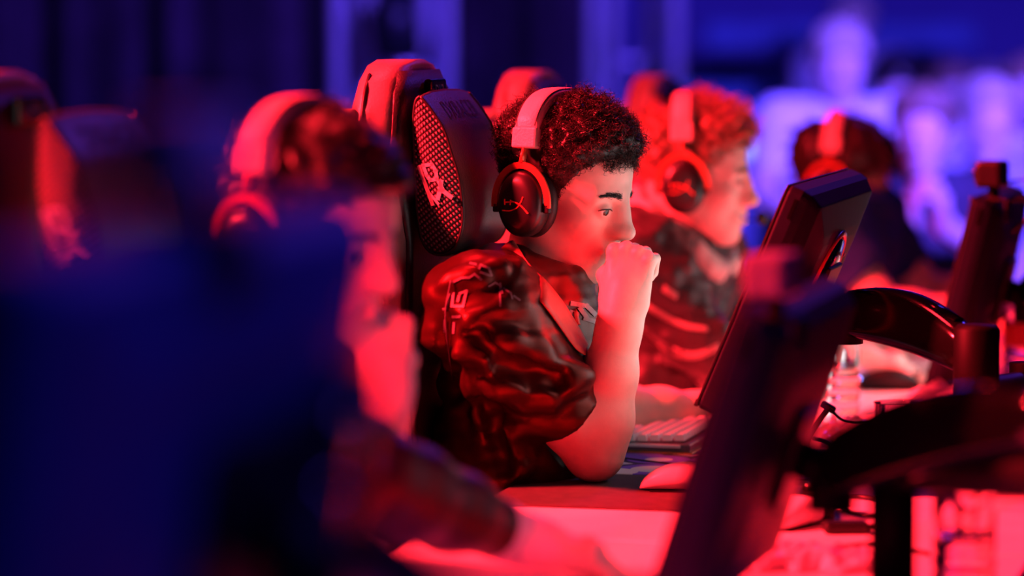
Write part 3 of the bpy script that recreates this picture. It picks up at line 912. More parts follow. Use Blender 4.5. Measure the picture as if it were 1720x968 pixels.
def strands(roots, dirs, length, npt, curl_r, turns, r, seed, gravity=0.0, comb=None, jit=0.28):
    """numpy hair: 3-sided tubes; returns V, F"""
    rs = np.random.RandomState(seed); n = len(roots)
    d = dirs+rs.normal(scale=jit, size=(n, 3)); d /= np.linalg.norm(d, axis=1)[:, None]
    h = rs.normal(size=(n, 3)); u = np.cross(d, h); u /= np.linalg.norm(u, axis=1)[:, None]; v = np.cross(d, u)
    L = length*rs.uniform(0.6, 1.15, n); cr = curl_r*rs.uniform(0.5, 1.3, n); tn = turns*rs.uniform(0.6, 1.3, n); ph = rs.uniform(0, 6.28, n)
    t = np.linspace(0, 1, npt)
    env = np.minimum(1, t*3)
    A = ph[:, None]+tn[:, None]*6.2832*t
    C = roots[:, None]+d[:, None]*(L[:, None]*t)[..., None]+(u[:, None]*np.cos(A)[..., None]+v[:, None]*np.sin(A)[..., None])*(cr[:, None]*env)[..., None]
    if comb is not None: C = C+np.array(comb)*(L[:, None]*t*t)[..., None]
    C[..., 2] -= gravity*(L[:, None]*t*t)
    T = np.gradient(C, axis=1); T /= np.linalg.norm(T, axis=2)[..., None]+1e-9
    X = np.cross(T, np.array([0.31, 0.52, 0.79])); X /= np.linalg.norm(X, axis=2)[..., None]+1e-9; Y = np.cross(T, X)
    rad_t = r*(1-0.75*t**3)
    ring = []
    for k in range(3):
        a = 2*math.pi*k/3
        ring.append(C+(X*math.cos(a)+Y*math.sin(a))*rad_t[None, :, None])
    V = np.stack(ring, 2).reshape(-1, 3)
    base = (np.arange(n)[:, None, None]*npt+np.arange(npt-1)[None, :, None])*3
    k = np.arange(3)[None, None, :]; k2 = (k+1) % 3
    Fq = np.stack([base+k, base+k2, base+3+k2, base+3+k], -1).reshape(-1, 4)
    return V, Fq
def make_hair(name, M, parent, m, tz, hz, seed, count, length, npt, curl_r, turns, r, amp, wl, dent=False, res=0.004, comb=None, gravity=0.0, flow=0.0):
    """tz: thickness of the hair volume as f(local P); hz: (z list, x limit list) hairline"""
    H = Fld()
    H.ell((-0.008, 0, 0.045), (0.093, 0.074, 0.086), 0.0)
    H.ell((0.028, 0, 0.045), (0.060, 0.062, 0.066), 0.03)
    H.ell((0.015, 0, -0.025), (0.055, 0.058, 0.072), 0.03)
    nz = noise_fn(seed, wl); zl, xl = hz
    def cap(P):
        t = tz(P)*np.clip((np.interp(P[..., 2], zl, xl)-P[..., 0])/0.024, 0.10, 1)
        if dent: t = t*(1-0.80*np.exp(-((P[..., 0]+0.012+0.2*P[..., 2])/0.023)**2)*(P[..., 2] > -0.02))
        return np.maximum(H.ev(P)-t+amp*nz(P)*np.clip(t/0.015, 0.15, 1), (P[..., 0]-np.interp(P[..., 2], zl, xl))*0.8)
    Cf = Fld(); Cf.add(cap, (0, 0, 0.03), 99)
    V, Q = Cf.mesh((-0.18, -0.16, -0.13), (0.20, 0.16, 0.23), res)
    vs = [V]; qs = [Q]
    if count:
        rs = np.random.RandomState(seed+5)
        dd = rs.normal(size=(count*3, 3)); dd /= np.linalg.norm(dd, axis=1)[:, None]
        c0 = np.array([0.0, 0, 0.04]); tt = np.linspace(0.21, 0.03, 46)
        P = c0+dd[:, None]*tt[None, :, None]
        D = cap(P.reshape(-1, 46, 3)); ins = D < 0
        ok = ins.any(1); first = ins.argmax(1); dd = dd[ok]; first = first[ok]
        pts = c0+dd*tt[first][:, None]
        lim = (pts[:, 0]-np.interp(pts[:, 2], zl, xl)) < 0.0
        if dent: lim &= np.abs(pts[:, 0]+0.012+0.2*pts[:, 2]) > 0.02
        pts = pts[lim][:count]; dd = dd[lim][:count]
        e = 0.003
        g = np.stack([H.ev((pts+np.eye(3)[i]*e)[:, None])[:, 0]-H.ev((pts-np.eye(3)[i]*e)[:, None])[:, 0] for i in range(3)], -1)
        g /= np.linalg.norm(g, axis=1)[:, None]
        thick = np.clip(tz(pts)/0.02, 0.4, 1)
        if flow:
            f = np.array([0.25, 0, -1.0]); f = f-g*(g@f)[:, None]; g2 = g*(1-flow)+f*flow
        else: g2 = g
        lv = length*thick
        V2, Q2 = strands(pts-g*0.005, g2, lv, npt, curl_r, turns, r, seed+9, gravity, comb)
        qs.append(Q2+len(V)); vs.append(V2)
    V = np.concatenate(vs); Q = np.concatenate(qs)
    A = np.array(M.to_3x3()); V = V@A.T+npv(M.translation)
    return pyob(name, V, Q, m, parent)
def eyes(M, parent, gaze=(0, 0)):
    for s in (-1, 1):
        c = M @ Vector((0.0765, s*0.0315, 0.001))
        R = M.to_3x3() @ Euler((0, rad(gaze[1]), rad(gaze[0]))).to_matrix()
        b = bmesh.new()
        rings = []
        for k in range(1, 16):
            th = math.pi*k/16
            rings.append([c+R @ Vector((math.cos(th)*0.0125, math.sin(th)*0.0125*math.cos(f), math.sin(th)*0.0125*math.sin(f))) for f in [2*math.pi*q/20 for q in range(20)]])
        bm_loft(b, rings)
        me_ob = ob('eye', b, [M_eyew, M_iris, M_pup], parent, True)
        for p in me_ob.data.polygons:
            cth = ((p.center-c).normalized()).dot(R @ Vector((1, 0, 0)))
            if cth > 0.97: p.material_index = 2
            elif cth > 0.86: p.material_index = 1
def brows(M, bvh, parent, m, seed=3, n=320, lift=0.0):
    rs = np.random.RandomState(seed)
    for s in (-1, 1):
        V = []; Fq = []; roots = []; dirs = []
        for i in range(n):
            t = rs.uniform(0, 0.86)
            z = 0.0225+0.0045*math.sin(min(1, t*1.25)*math.pi*0.75)-0.003*t+rs.normal()*0.0025*(1-0.7*t)+lift
            y = s*(0.011+0.040*t)
            o = M @ Vector((0.2, y, z)); d = M.to_3x3() @ Vector((-1, 0, 0))
            h = bvh.ray_cast(o, d)
            if h[0] is None: continue
            roots.append(npv(h[0]))
            dirs.append(npv((M.to_3x3() @ Vector((-0.15-0.5*t, s*1.0, 0.35-0.75*t))).normalized()*0.85+h[1]*0.12))
        V, Q = strands(np.array(roots), np.array(dirs), 0.0070, 5, 0.0002, 0.2, 0.00028, seed+int(s), jit=0.12)
        pyob('eyebrow', V, Q, m, parent)
        # lash line on the upper lid
        pts = []
        for q in np.linspace(-1, 1, 9):
            o = M @ Vector((0.2, s*0.032+q*0.0135, 0.0010+0.0034*math.sqrt(max(0, 1-q*q)))); h = bvh.ray_cast(o, M.to_3x3() @ Vector((-1, 0, 0)))
            if h[0] is not None: pts.append(h[0]+h[1]*0.0006)
        if len(pts) > 3:
            b = bmesh.new(); bm_tube(b, pts, [0.0005]+[0.0011]*(len(pts)-2)+[0.0005], 6); ob('eyelash', b, m, parent, True)
def bvh_of(o): return BVHTree.FromPolygons([v.co for v in o.data.vertices], [tuple(p.vertices) for p in o.data.polygons])

def torso_cloth(F, J, grow=0.0):
    c = Matrix.Translation(J['chest'])
    F.ell(J['chest'], (0.120+grow, 0.165+grow, 0.15), 0.0)
    F.ell(J['belly'], (0.122+grow, 0.160+grow, 0.16), 0.06)
    F.ell(J['pelvis']+V3(0, 0, 0.02), (0.130+grow, 0.175+grow, 0.12), 0.06)
    F.cap(J['SR'], J['SL'], 0.064+grow, None, 0.05)
    F.ell(J['neck']-V3(0.02, 0, 0.035), (0.085+grow, 0.12, 0.06), 0.06)
def legs_and_shoes(root, J, m=None, res=0.012):
    F = Fld()
    for s, hp, kn, an in ((-1, J['HR'], J['KR'], J['AR']), (1, J['HL'], J['KL'], J['AL'])):
        F.chain([J['pelvis'], hp, kn], [0.11, 0.095, 0.066], 0.03)
        F.chain([kn, kn.lerp(an, 0.35), an], [0.066, 0.060, 0.052], 0.03)
        F.ell(an-V3(0, 0, 0.12), (0.2, 0.2, 0.10), 0.0, 's')
    pts = [J[k] for k in ('pelvis', 'HR', 'HL', 'KR', 'KL', 'AR', 'AL')]
    lo = V3(*[min(p[i] for p in pts)-0.14 for i in range(3)]); hi = V3(*[max(p[i] for p in pts)+0.14 for i in range(3)])
    V, Q = F.mesh(lo, hi, res); pyob('trousers', V, Q, m or M_jeans, root)
    fd = J.get('foot', V3(1, 0, 0))
    for an in (J['AR'], J['AL']):
        F = Fld()
        F.chain([V3(an.x, an.y, 0.055)-fd*0.03, V3(an.x, an.y, 0.045)+fd*0.08, V3(an.x, an.y, 0.034)+fd*0.16], [0.045, 0.045, 0.034], 0.03)
        F.cap(V3(an.x, an.y, 0.05), an, 0.045, 0.042, 0.03)
        F.add(lambda P: -P[..., 2], (0, 0, 0), 99, 0, 'i')
        V, Q = F.mesh(V3(an.x-0.24, an.y-0.24, -0.03), V3(an.x+0.24, an.y+0.24, 0.2), max(0.009, res*0.7)); pyob('shoe', V, Q, M_shoe, root)
def build(root, name, F, pts, pad, res, m):
    lo = V3(*[min(p[i] for p in pts)-pad for i in range(3)]); hi = V3(*[max(p[i] for p in pts)+pad for i in range(3)])
    V, Q = F.mesh(lo, hi, res)
    return pyob(name, V, Q, m, root)
def skin_body(J, M, fine=True):
    F = Fld()
    add_head(F, M, fine)
    F.cap(M @ V3(-0.022, 0, -0.035), J['neck']-V3(0.005, 0, 0.03), 0.052, 0.058, 0.03)
    F.ell(M @ V3(-0.03, 0, 0.0), (0.05, 0.05, 0.06), 0.02)
    F.cap(J['SR'], J['SL'], 0.045, None, 0.05)
    F.ell(J['chest'], (0.09, 0.13, 0.13), 0.04)
    F.ell(J['belly'], (0.09, 0.125, 0.14), 0.04)
    F.ell(J['pelvis'], (0.10, 0.14, 0.08), 0.04)
    arm(F, J['SR'], J['ER'], J['WR']); arm(F, J['SL'], J['EL'], J['WL'])
    return F

# headset ------------------------------------------------------------------------------
M_band = mat('headband_leatherette', (0.52, 0.40, 0.39), 0.42, var=0.08, bump=0.3, bscale=350)
M_alr = mat('red_anodised_yoke', (0.60, 0.10, 0.05), 0.34, 0.35, var=0.05)
M_cup = mat('ear_cup_shell', (0.010, 0.009, 0.010), 0.36, var=0.1, spec=0.6)
M_cush = mat('ear_cushion', (0.014, 0.012, 0.013), 0.5, var=0.2, bump=0.3, bscale=400)
M_rlogo = mat('red_emblem', (0.80, 0.10, 0.06), 0.4, var=0.05)
def headset(M, label, top=0.150, mic=False, band=None, tilt=-11):
    M = M @ Matrix.Translation((-0.012, 0, -0.006)) @ Matrix.Rotation(rad(tilt), 4, 'Y') @ Matrix.Translation((0.012, 0, 0.006))
    root = empty('gaming_headset', M.translation); tag(root, label, 'headset', 'headsets worn by the players')
    off = -M.translation
    def put(name, b, m, par=None, smooth=True):
        bmesh.ops.transform(b, matrix=Matrix.Translation(off) @ M, verts=b.verts); return ob(name, b, m, par or root, smooth)
    X0 = -0.012; yb = 0.102
    def arc(t):   # t 0..pi from right ear over the top
        return V3(X0, -yb*math.copysign(abs(math.cos(t))**0.75, math.cos(t)), 0.045+(top-0.045)*math.sin(t)**0.85)
    ts = np.linspace(rad(27), rad(153), 41)
    rings = []
    for i, t in enumerate(ts):
        p = arc(t); d = (arc(t+0.01)-arc(t-0.01)).normalized(); nr = V3(1, 0, 0).cross(d); nr = nr if nr.z > 0 else -nr
        e = min(1, 0.55+min(i, 40-i)*0.15)
        rings.append([p+V3(1, 0, 0)*(x*0.0205*(0.92+0.08*e))+nr*(z*0.0105*e) for x, z in sell(18, 1, 1, 2.8)])
    b = bmesh.new(); bm_loft(b, rings); bd = put('headband', b, band or M_band)
    for sx in (-1, 1):
        b = bmesh.new(); pts = []
        for t in ts[1:-1]:
            p = arc(t); d = (arc(t+0.01)-arc(t-0.01)).normalized(); nr = V3(1, 0, 0).cross(d); nr = nr if nr.z > 0 else -nr
            pts.append(p+V3(sx*0.0165, 0, 0)+nr*0.0085)
        bm_tube(b, pts, 0.0009, 5); put('stitching', b, M_pipe, bd)
    for s in (-1, 1):
        pe = arc(ts[0]) if s < 0 else arc(ts[-1])
        b = bmesh.new(); bm_box(b, (X0, s*(abs(pe.y)+0.001), pe.z-0.010), (0.040, 0.018, 0.030), 0.003, Euler((s*rad(8), 0, 0))); put('slider_block', b, band or M_band, None, False)
        b = bmesh.new(); bm_tube(b, [(X0, s*(abs(pe.y)+0.003), pe.z-0.022), (X0, s*0.108, 0.052)], 0.0075, 10, flat=0.45, up=V3(1, 0, 0)); put('stem', b, M_alr)
        b = bmesh.new(); rings = []
        for t in np.linspace(rad(-6), rad(186), 33):
            c, q = math.cos(t), math.sin(t); p = V3(X0+0.0440*c, s*0.110, -0.005+0.055*q); nr = V3(c, 0, q)
            rings.append([p+nr*u+V3(0, s*w, 0) for u, w in ((-0.0048, -0.002), (0.0048, -0.002), (0.0048, 0.002), (-0.0048, 0.002))])
        bm_loft(b, rings); put('yoke', b, M_alr, None, False)
        for c in (-1, 1):
            b = bmesh.new(); bm_box(b, (X0+c*0.0420, s*0.107, -0.012), (0.010, 0.010, 0.014), 0.002); put('yoke_pin', b, M_blackp, None, False)
        rings = []
        for y, k in ((0.084, 0.80), (0.085, 0.96), (0.094, 1.0), (0.106, 1.0), (0.114, 0.97), (0.120, 0.88), (0.1235, 0.72), (0.1245, 0.66), (0.1255, 0.5), (0.126, 0.2)):
            rings.append([V3(X0+0.037*k*math.cos(a), s*y, -0.006+0.0485*k*math.sin(a)) for a in [2*math.pi*q/40 for q in range(40)]])
        b = bmesh.new(); bm_loft(b, rings); cup = put('ear_cup', b, M_cup)
        rings = []
        for a in [2*math.pi*q/40 for q in range(40)]:
            rings.append([V3(X0+0.002+(0.027+0.0125*math.cos(t))*math.cos(a), s*(0.077+0.0115*math.sin(t)), -0.006+(0.038+0.0125*math.cos(t))*math.sin(a)) for t in [2*math.pi*q/10 for q in range(10)]])
        b = bmesh.new(); bm_loft(b, rings, close=True); put('ear_cushion', b, M_cush)
        b = bmesh.new()
        Mp = Matrix(((1, 0, 0, X0), (0, 0, -1, -0.1255), (0, 1, 0, -0.006), (0, 0, 0, 1))) if s < 0 else Matrix(((-1, 0, 0, X0), (0, 0, 1, 0.1255), (0, 1, 0, -0.006), (0, 0, 0, 1)))
        kx = 1/2.69/1150/0.90; kz = 1/2.69/1150
        def q(x, y): return ((x-240)*kx, -(y-612)*kz)
        def S(pl, w): strokes(b, [[tuple(p) for p in smooth_path([V3(*q(*p), 0) for p in pl], 5)] if len(pl) > 2 else [q(*p) for p in pl]], w, Mp)
        def S2(pl, w):
            pp = smooth_path([V3(*q(*p), 0) for p in pl], 5) if len(pl) > 2 else [V3(*q(*p), 0) for p in pl]
            strokes(b, [[(p.x, p.y) for p in pp]], w, Mp)
        S2([(190, 592), (190, 614)], 0.0017); S2([(218, 594), (216, 614)], 0.0017); S2([(190, 603), (222, 602)], 0.0015)
        S2([(180, 641), (215, 641), (245, 628), (263, 605), (274, 580)], 0.0017)
        S2([(222, 599), (250, 608), (275, 626), (297, 650)], 0.0022)
        put('emblem', b, M_rlogo, cup, False)
        if mic and s > 0:
            b = bmesh.new(); bm_tube(b, smooth_path([(X0+0.02, 0.112, -0.03), (0.045, 0.100, -0.062), (0.095, 0.065, -0.075), (0.118, 0.035, -0.072)], 6), 0.0022, 6); bmm = put('boom', b, M_blackp)
            b = bmesh.new(); bm_lathe(b, [(0.003, -0.012), (0.009, -0.008), (0.0105, 0.0), (0.009, 0.008), (0.003, 0.012)], (0.122, 0.030, -0.071), 14); put('foam_tip', b, M_cush, bmm)
    return root
# ------------------------------------------------------------------ the curly haired player (in focus)
def rotj(J, d): return {k: (v+d if k != 'foot' else v) for k, v in J.items()}
def base_joints(y, dx=0.0):
    J = dict(SR=V3(-1.235+dx, y-0.190, 1.005), SL=V3(-1.205+dx, y+0.175, 1.005), neck=V3(-1.185+dx, y, 1.055), chest=V3(-1.215+dx, y, 0.93),
             belly=V3(-1.235+dx, y, 0.74), pelvis=V3(-1.215+dx, y, 0.57))
    J.update(HR=V3(-1.17+dx, y-0.10, 0.555), HL=V3(-1.17+dx, y+0.10, 0.555), KR=V3(-0.76+dx, y-0.14, 0.535), KL=V3(-0.76+dx, y+0.14, 0.535),
             AR=V3(-0.80+dx, y-0.14, 0.10), AL=V3(-0.80+dx, y+0.14, 0.10), foot=V3(1, 0, 0))
    return J
r1 = empty('person', (-1.15, P1Y, 0))
tag(r1, 'curly haired young player in black jersey resting his mouth on his fist', 'person', 'players seated along the desks')
J1 = base_joints(P1Y)
hm = head_M((0, 0, 0), -16, 11)
o1 = W(1046, 343, 4.985)-hm.to_3x3() @ V3(0.094, 0, 0.012)
H1 = head_M(o1, -16, 11)
J1['SR'] = W(800, 515, 4.84); J1['ER'] = W(998, 758, 4.94); J1['WR'] = W(1046, 520, 4.915)
J1['EL'] = V3(-1.20, 5.27, 0.795); J1['WL'] = W(1200, 690, 5.58)
def finish(root):
    """children were built in world space: keep them there under the root at the person's feet"""
    for c in root.children: c.matrix_parent_inverse = Matrix.Translation(-root.location)
F = skin_body(J1, H1)
hand(F, J1['WR'], W(1061, 432, 4.925)-J1['WR'], -FWD-RIGHT*0.28, True, ((82, 80, 78, 74), 98, 62), thumb='fist', sc=0.97)
hand(F, J1['WL'], V3(1, 0.05, -0.12), V3(0, 0, 1), False, (18, 28, 18), 0.06, 'side')
body1 = build(r1, 'body', F, [J1['SR'], J1['SL'], J1['ER'], J1['EL'], J1['WR'], J1['WL']+V3(0.2, 0, 0), H1.translation, J1['pelvis'], J1['WR']+V3(0, 0, 0.1)], 0.16, 0.0026, M_skin)
bv1 = bvh_of(body1)
eyes(H1, body1, (-8, 8)); brows(H1, bv1, body1, M_hairb)
# jersey
def jersey_field(J, fR=0.76, fL=0.8, rR=0.060, rL=0.058, seed=4, wr=0.0035, collar_r=0.064):
    F = Fld()
    torso_cloth(F, J)
    for S, E, f, r in ((J['SR'], J['ER'], fR, rR), (J['SL'], J['EL'], fL, rL)):
        e = S.lerp(E, f)
        F.cap(S, S.lerp(E, 0.12), 0.074, 0.074, 0.05)
        cone(F, S-(E-S)*0.02, e, 0.078, r, 0.045)
    F.cap(J['neck']-V3(0.02, 0, 0.0), J['neck']+V3(0.06, 0, 0.16), collar_r, 0.075, 0.012, 's')
    n1 = noise_fn(seed, 0.11, 6); n2 = noise_fn(seed+1, 0.045, 8)
    def disp(P):
        Q = P*np.array([1.0, 1.0, 1.6]); return wr*n1(Q)+wr*0.3*n2(Q)
    F.add(disp, (0, 0, 0), 99, 0, 'd')
    return F
JF1 = jersey_field(J1)
# folds over the sleeve and chest (photo lines laid on the cloth)
def fold(F, pix, r, sink, k=0.018, op='u'):
    pts = []
    for p in pix:
        h = F.trace(*p)
        if h is not None: pts.append(h+ray(*p)*sink)
    for i in range(len(pts)-1):
        F.cap(pts[i], pts[i+1], r, r, k, op)
folds = [([(792, 545), (850, 570), (905, 597), (960, 630), (978, 642)], 0.016, 0.003, 'u'),
         ([(815, 600), (845, 645), (885, 676), (925, 672), (955, 652), (975, 634)], 0.017, 0.003, 'u'),
         ([(805, 570), (850, 608), (895, 634), (935, 640)], 0.015, -0.004, 's'),
         ([(775, 590), (795, 650), (812, 720)], 0.015, 0.005, 'u'),
         ([(830, 690), (860, 735), (870, 790)], 0.016, 0.005, 'u'),
         ([(812, 660), (835, 720), (845, 790)], 0.012, -0.004, 's'),
         ([(760, 470), (800, 470), (835, 455)], 0.014, 0.006, 'u'),
         ([(745, 540), (752, 600), (765, 660)], 0.010, -0.004, 's')]
hold = JF1.ops[-1]; JF1.ops = JF1.ops[:-1]
base_ops = list(JF1.ops)
TF = Fld(); TF.ops = base_ops
extra = Fld()
for pix, r, sink, op in folds:
    n0 = len(TF.ops); tmp = Fld(); tmp.ops = list(base_ops)
    fold(tmp, pix, r, sink, 0.016, op); extra.ops += tmp.ops[len(base_ops):]
JF1.ops = base_ops+extra.ops+[hold]
# hollow sleeve ends so that the arm comes out of an opening
def open_sleeve(F, S, E, f, r):
    e = S.lerp(E, f); F.cap(S.lerp(E, f-0.10), S.lerp(E, f+0.2), r*0.78, r*0.86, 0.004, 's')
open_sleeve(JF1, J1['SR'], J1['ER'], 0.76, 0.060); open_sleeve(JF1, J1['SL'], J1['EL'], 0.8, 0.058)
jer1 = build(r1, 'jersey', JF1, [J1['SR'], J1['SL'], J1['SR'].lerp(J1['ER'], 0.8), J1['SL'].lerp(J1['EL'], 0.85), J1['pelvis'], J1['neck']], 0.17, 0.0042, M_jersey)
bj1 = bvh_of(jer1)
def drape(pix, bvh, lift=0.002, dmax=9):
    out = []
    for p in pix:
        h = bvh.ray_cast(CAMP, ray(*p).normalized(), dmax)
        out.append((h[0]+h[1]*lift) if h[0] is not None else None)
    return out
def strip(name, left, right, bvh, m, parent, n=24, lift=0.003, across=5, th=0.003, fall=5.0, shift=None):
    def samp(pl, t):
        P = smooth_path([V3(a[0], a[1], 0) for a in pl], 8); q = t*(len(P)-1); i = min(int(q), len(P)-2); return P[i].lerp(P[i+1], q-i)
    V = []; F = []; last = fall
    for i in range(n+1):
        a = samp(left, i/n); c = samp(right, i/n)
        for k in range(across):
            p = a.lerp(c, k/(across-1)); r = ray(p.x, p.y)
            h = bvh.ray_cast(CAMP, r.normalized(), 9)
            if h[0] is not None:
                D = (h[0]-CAMP).dot(FWD)
                if abs(D-last) > 0.06: D = last
                last = 0.5*last+0.5*D
                v = CAMP+r*D+(h[1]*lift if abs(D-(h[0]-CAMP).dot(FWD)) < 1e-6 else V3(0, 0, 0))
            else: v = CAMP+r*last
            V.append(v+(shift if shift else V3(0, 0, 0)))
    for i in range(n):
        for k in range(across-1): F.append((i*across+k, i*across+k+1, (i+1)*across+k+1, (i+1)*across+k))
    o = pyob(name, V, F, m, parent); md = o.modifiers.new('t', 'SOLIDIFY'); md.thickness = th
    sm = o.modifiers.new('s', 'SMOOTH'); sm.iterations = 4
    return o
col_l = [(839, 419), (880, 481), (918, 528), (960, 588), (979, 601)]
col_r = [(862, 405), (892, 447), (924, 485), (957, 528), (985, 580)]
strip('collar', col_l, col_r, bj1, M_collar, jer1, fall=4.9)
strip('collar', [(950, 498), (957, 520), (962, 545)], [(956, 497), (966, 520), (972, 548)], bj1, M_collar, jer1, n=10, across=3, fall=4.98)
# printed marks on the shoulder: square spiral glyphs
def glyph(name, polys, w, bvh, m, parent, z2=True):
    b = bmesh.new()
    for pl in polys:
        P = [(680+x/2.104, 400+y/2.104) for x, y in pl] if z2 else pl
        for i in range(len(P)-1):
            a = V3(P[i][0], P[i][1], 0); c = V3(P[i+1][0], P[i+1][1], 0); d = (c-a)
            if d.length < 0.1: continue
            d.normalize(); nn = V3(-d.y, d.x, 0)*w/2; e = d*w*0.45
            n = max(2, int((c-a).length/4)); prev = None
            for k in range(n+1):
                q = (a-e).lerp(c+e, k/n)
                pr = drape([((q+nn).x, (q+nn).y), ((q-nn).x, (q-nn).y)], bvh, 0.0015)
                if None in pr or (pr[0]-pr[1]).length > 0.03: prev = None; continue
                cur = [b.verts.new(x) for x in pr]
                if prev and (prev[0].co-cur[0].co).length < 0.03: b.faces.new((prev[0], prev[1], cur[1], cur[0]))
                prev = cur
    return ob(name, b, m, parent)
M_jprint = mat('jersey_print', (0.30, 0.22, 0.23), 0.5, var=0.1)
M_jprintd = mat('jersey_print_dim', (0.11, 0.09, 0.11), 0.5, var=0.1)
glyph('shoulder_print', [[(196, 196), (218, 186), (206, 243), (168, 240), (172, 196)], [(188, 222), (192, 206)]], 4.5, bj1, M_jprint, jer1)
glyph('shoulder_print', [[(160, 200), (148, 248), (138, 250)], [(172, 277), (196, 277)], [(142, 290), (140, 330)], [(176, 300), (174, 335)]], 4.2, bj1, M_jprintd, jer1)
glyph('shoulder_print', [[(262, 108), (268, 98), (296, 108), (304, 132)], [(268, 122), (296, 132)], [(232, 92), (250, 96)], [(170, 156), (200, 142), (228, 140), (246, 128), (268, 146)]], 4.0, bj1, M_jprintd, jer1)
glyph('shoulder_print', [[(296, 170), (318, 158), (338, 170), (344, 196)], [(336, 162), (336, 240)], [(350, 180), (372, 196), (378, 214)], [(384, 206), (404, 220)]], 3.2, bj1, M_jprintd, jer1)
glyph('chest_print', [[(590, 232), (640, 240), (668, 268)], [(586, 262), (606, 268)], [(636, 284), (672, 296)], [(618, 250), (640, 280)]], 7.5, bj1, M_jprint, jer1)
strip('side_seam', [(757, 470), (748, 540), (760, 640)], [(760, 470), (751, 540), (763, 640)], bj1, M_jprintd, jer1, n=16, across=2, th=0.001, fall=4.8)
legs_and_shoes(r1, J1)
# hair
def tz1(P):
    x, y, z = P[..., 0], P[..., 1], P[..., 2]
    top = np.clip((z-0.015)/0.085, 0, 1); top = top*top*(3-2*top)
    fr = np.clip((x+0.03)/0.09, 0, 1)
    back = np.clip((-x-0.03)/0.05, 0, 1)
    return 0.003+0.022*top-0.004*top*fr+0.006*back*np.clip((z+0.05)/0.06, 0, 1)*(1-top)
hl1 = ([-0.075, -0.055, -0.03, -0.005, 0.03, 0.055, 0.068, 0.080, 0.2], [-0.12, -0.055, -0.024, 0.018, 0.036, 0.052, 0.066, 0.088, 0.25])
make_hair('hair', H1, r1, M_hair, tz1, hl1, 11, 8200, 0.023, 11, 0.0038, 1.9, 0.00050, 0.0038, 0.022, dent=True, res=0.004)
rs_ = np.random.RandomState(5); rt = []; dr = []
for q_ in range(420):
    y_ = rs_.uniform(-0.045, 0.045); z_ = 0.072+0.020*rs_.uniform()-6*y_*y_
    h_ = bv1.ray_cast(H1 @ V3(0.25, y_, z_), H1.to_3x3() @ V3(-1, 0, 0))
    if h_[0] is not None:
        rt.append(npv(h_[0])); dr.append(npv(H1.to_3x3() @ V3(0.45, rs_.normal()*0.3, -0.7+rs_.uniform()*0.9)))
V_, Q_ = strands(np.array(rt), np.array(dr), 0.017, 12, 0.0034, 1.5, 0.00034, 77)
pyob('fringe_curls', V_, Q_, M_hair, r1)
finish(r1)
headset(H1, 'black and red headset worn by the curly haired player')
# ------------------------------------------------------------------ the blurred player in front
P0Y = P1Y-1.2
SH = V3(0, -1.2, 0.015)
r0 = empty('person', (-1.15, P0Y, 0))
tag(r0, 'blurred dark haired player with one fist at his mouth and one hand on the mouse', 'person', 'players seated along the desks')
J0 = {k: (v+SH if k != 'foot' else v) for k, v in base_joints(P1Y).items()}
H0 = Matrix.Translation(SH+V3(-0.012, 0, 0)) @ H1
J0['SR'] = J1['SR']+SH
J0['ER'] = W(630, 800, 3.66); J0['WR'] = W(872, 905, 3.86)
J0['EL'] = W(588, 915, 4.05); J0['WL'] = W(646, 668, 3.86)
F = skin_body(J0, H0)
hand(F, J0['WL'], W(640, 545, 3.88)-J0['WL'], -FWD+RIGHT*0.5, False, (80, 98, 62), thumb='fist')
hand(F, J0['WR'], V3(0.9, 0.35, -0.22), V3(0.15, 0, 1), True, (30, 38, 22), 0.05, 'side')
b0 = build(r0, 'body', F, [J0['SR'], J0['SL'], J0['ER'], J0['EL'], J0['WR']+V3(0.2, 0, 0), J0['WL'], H0.translation, J0['pelvis']], 0.16, 0.0045, M_skin2)
eyes(H0, b0, (-5, 8)); brows(H0, bvh_of(b0), b0, M_hairb)
JF = jersey_field(J0, 1.0, 0.72, 0.056, 0.06, seed=14)
open_sleeve(JF, J0['SR'], J0['ER'], 1.0, 0.056); open_sleeve(JF, J0['SL'], J0['EL'], 0.72, 0.060)
jer0 = build(r0, 'jersey', JF, [J0['SR'], J0['SL'], J0['ER'], J0['SL'].lerp(J0['EL'], 0.85), J0['pelvis'], J0['neck']], 0.17, 0.007, M_jersey)
strip('collar', col_l, col_r, bj1, M_collar, jer0, fall=4.9, shift=SH+V3(0.004, -0.004, 0.004))
legs_and_shoes(r0, J0)
FS = Fld(); e_, w_ = J0['ER'], J0['WR']
FS.chain([e_.lerp(J0['SR'], 0.3), e_, e_.lerp(w_, 0.22), e_.lerp(w_, 0.55), e_.lerp(w_, 0.82)], [0.048, 0.048, 0.0495, 0.042, 0.035], 0.02)
build(r0, 'added_dark_sleeve', FS, [e_, w_], 0.10, 0.006, M_jersey)  # sleeve added to keep the forearm dark in the screen's glow
def tz0(P):
    z = P[..., 2]; top = np.clip((z-0.0)/0.09, 0, 1)
    return 0.006+0.017*top-0.006*np.clip((P[..., 0])/0.06, 0, 1)*top
hl0 = ([-0.075, -0.055, -0.03, -0.005, 0.03, 0.055, 0.068, 0.080, 0.2], [-0.12, -0.055, -0.022, 0.020, 0.042, 0.060, 0.085, 0.12, 0.25])
make_hair('hair', H0, r0, M_hairb, tz0, hl0, 21, 2500, 0.022, 7, 0.002, 0.6, 0.0008, 0.003, 0.03, dent=True, res=0.006, flow=0.3)
finish(r0)
headset(H0, 'blurred headset worn by the dark haired front player')

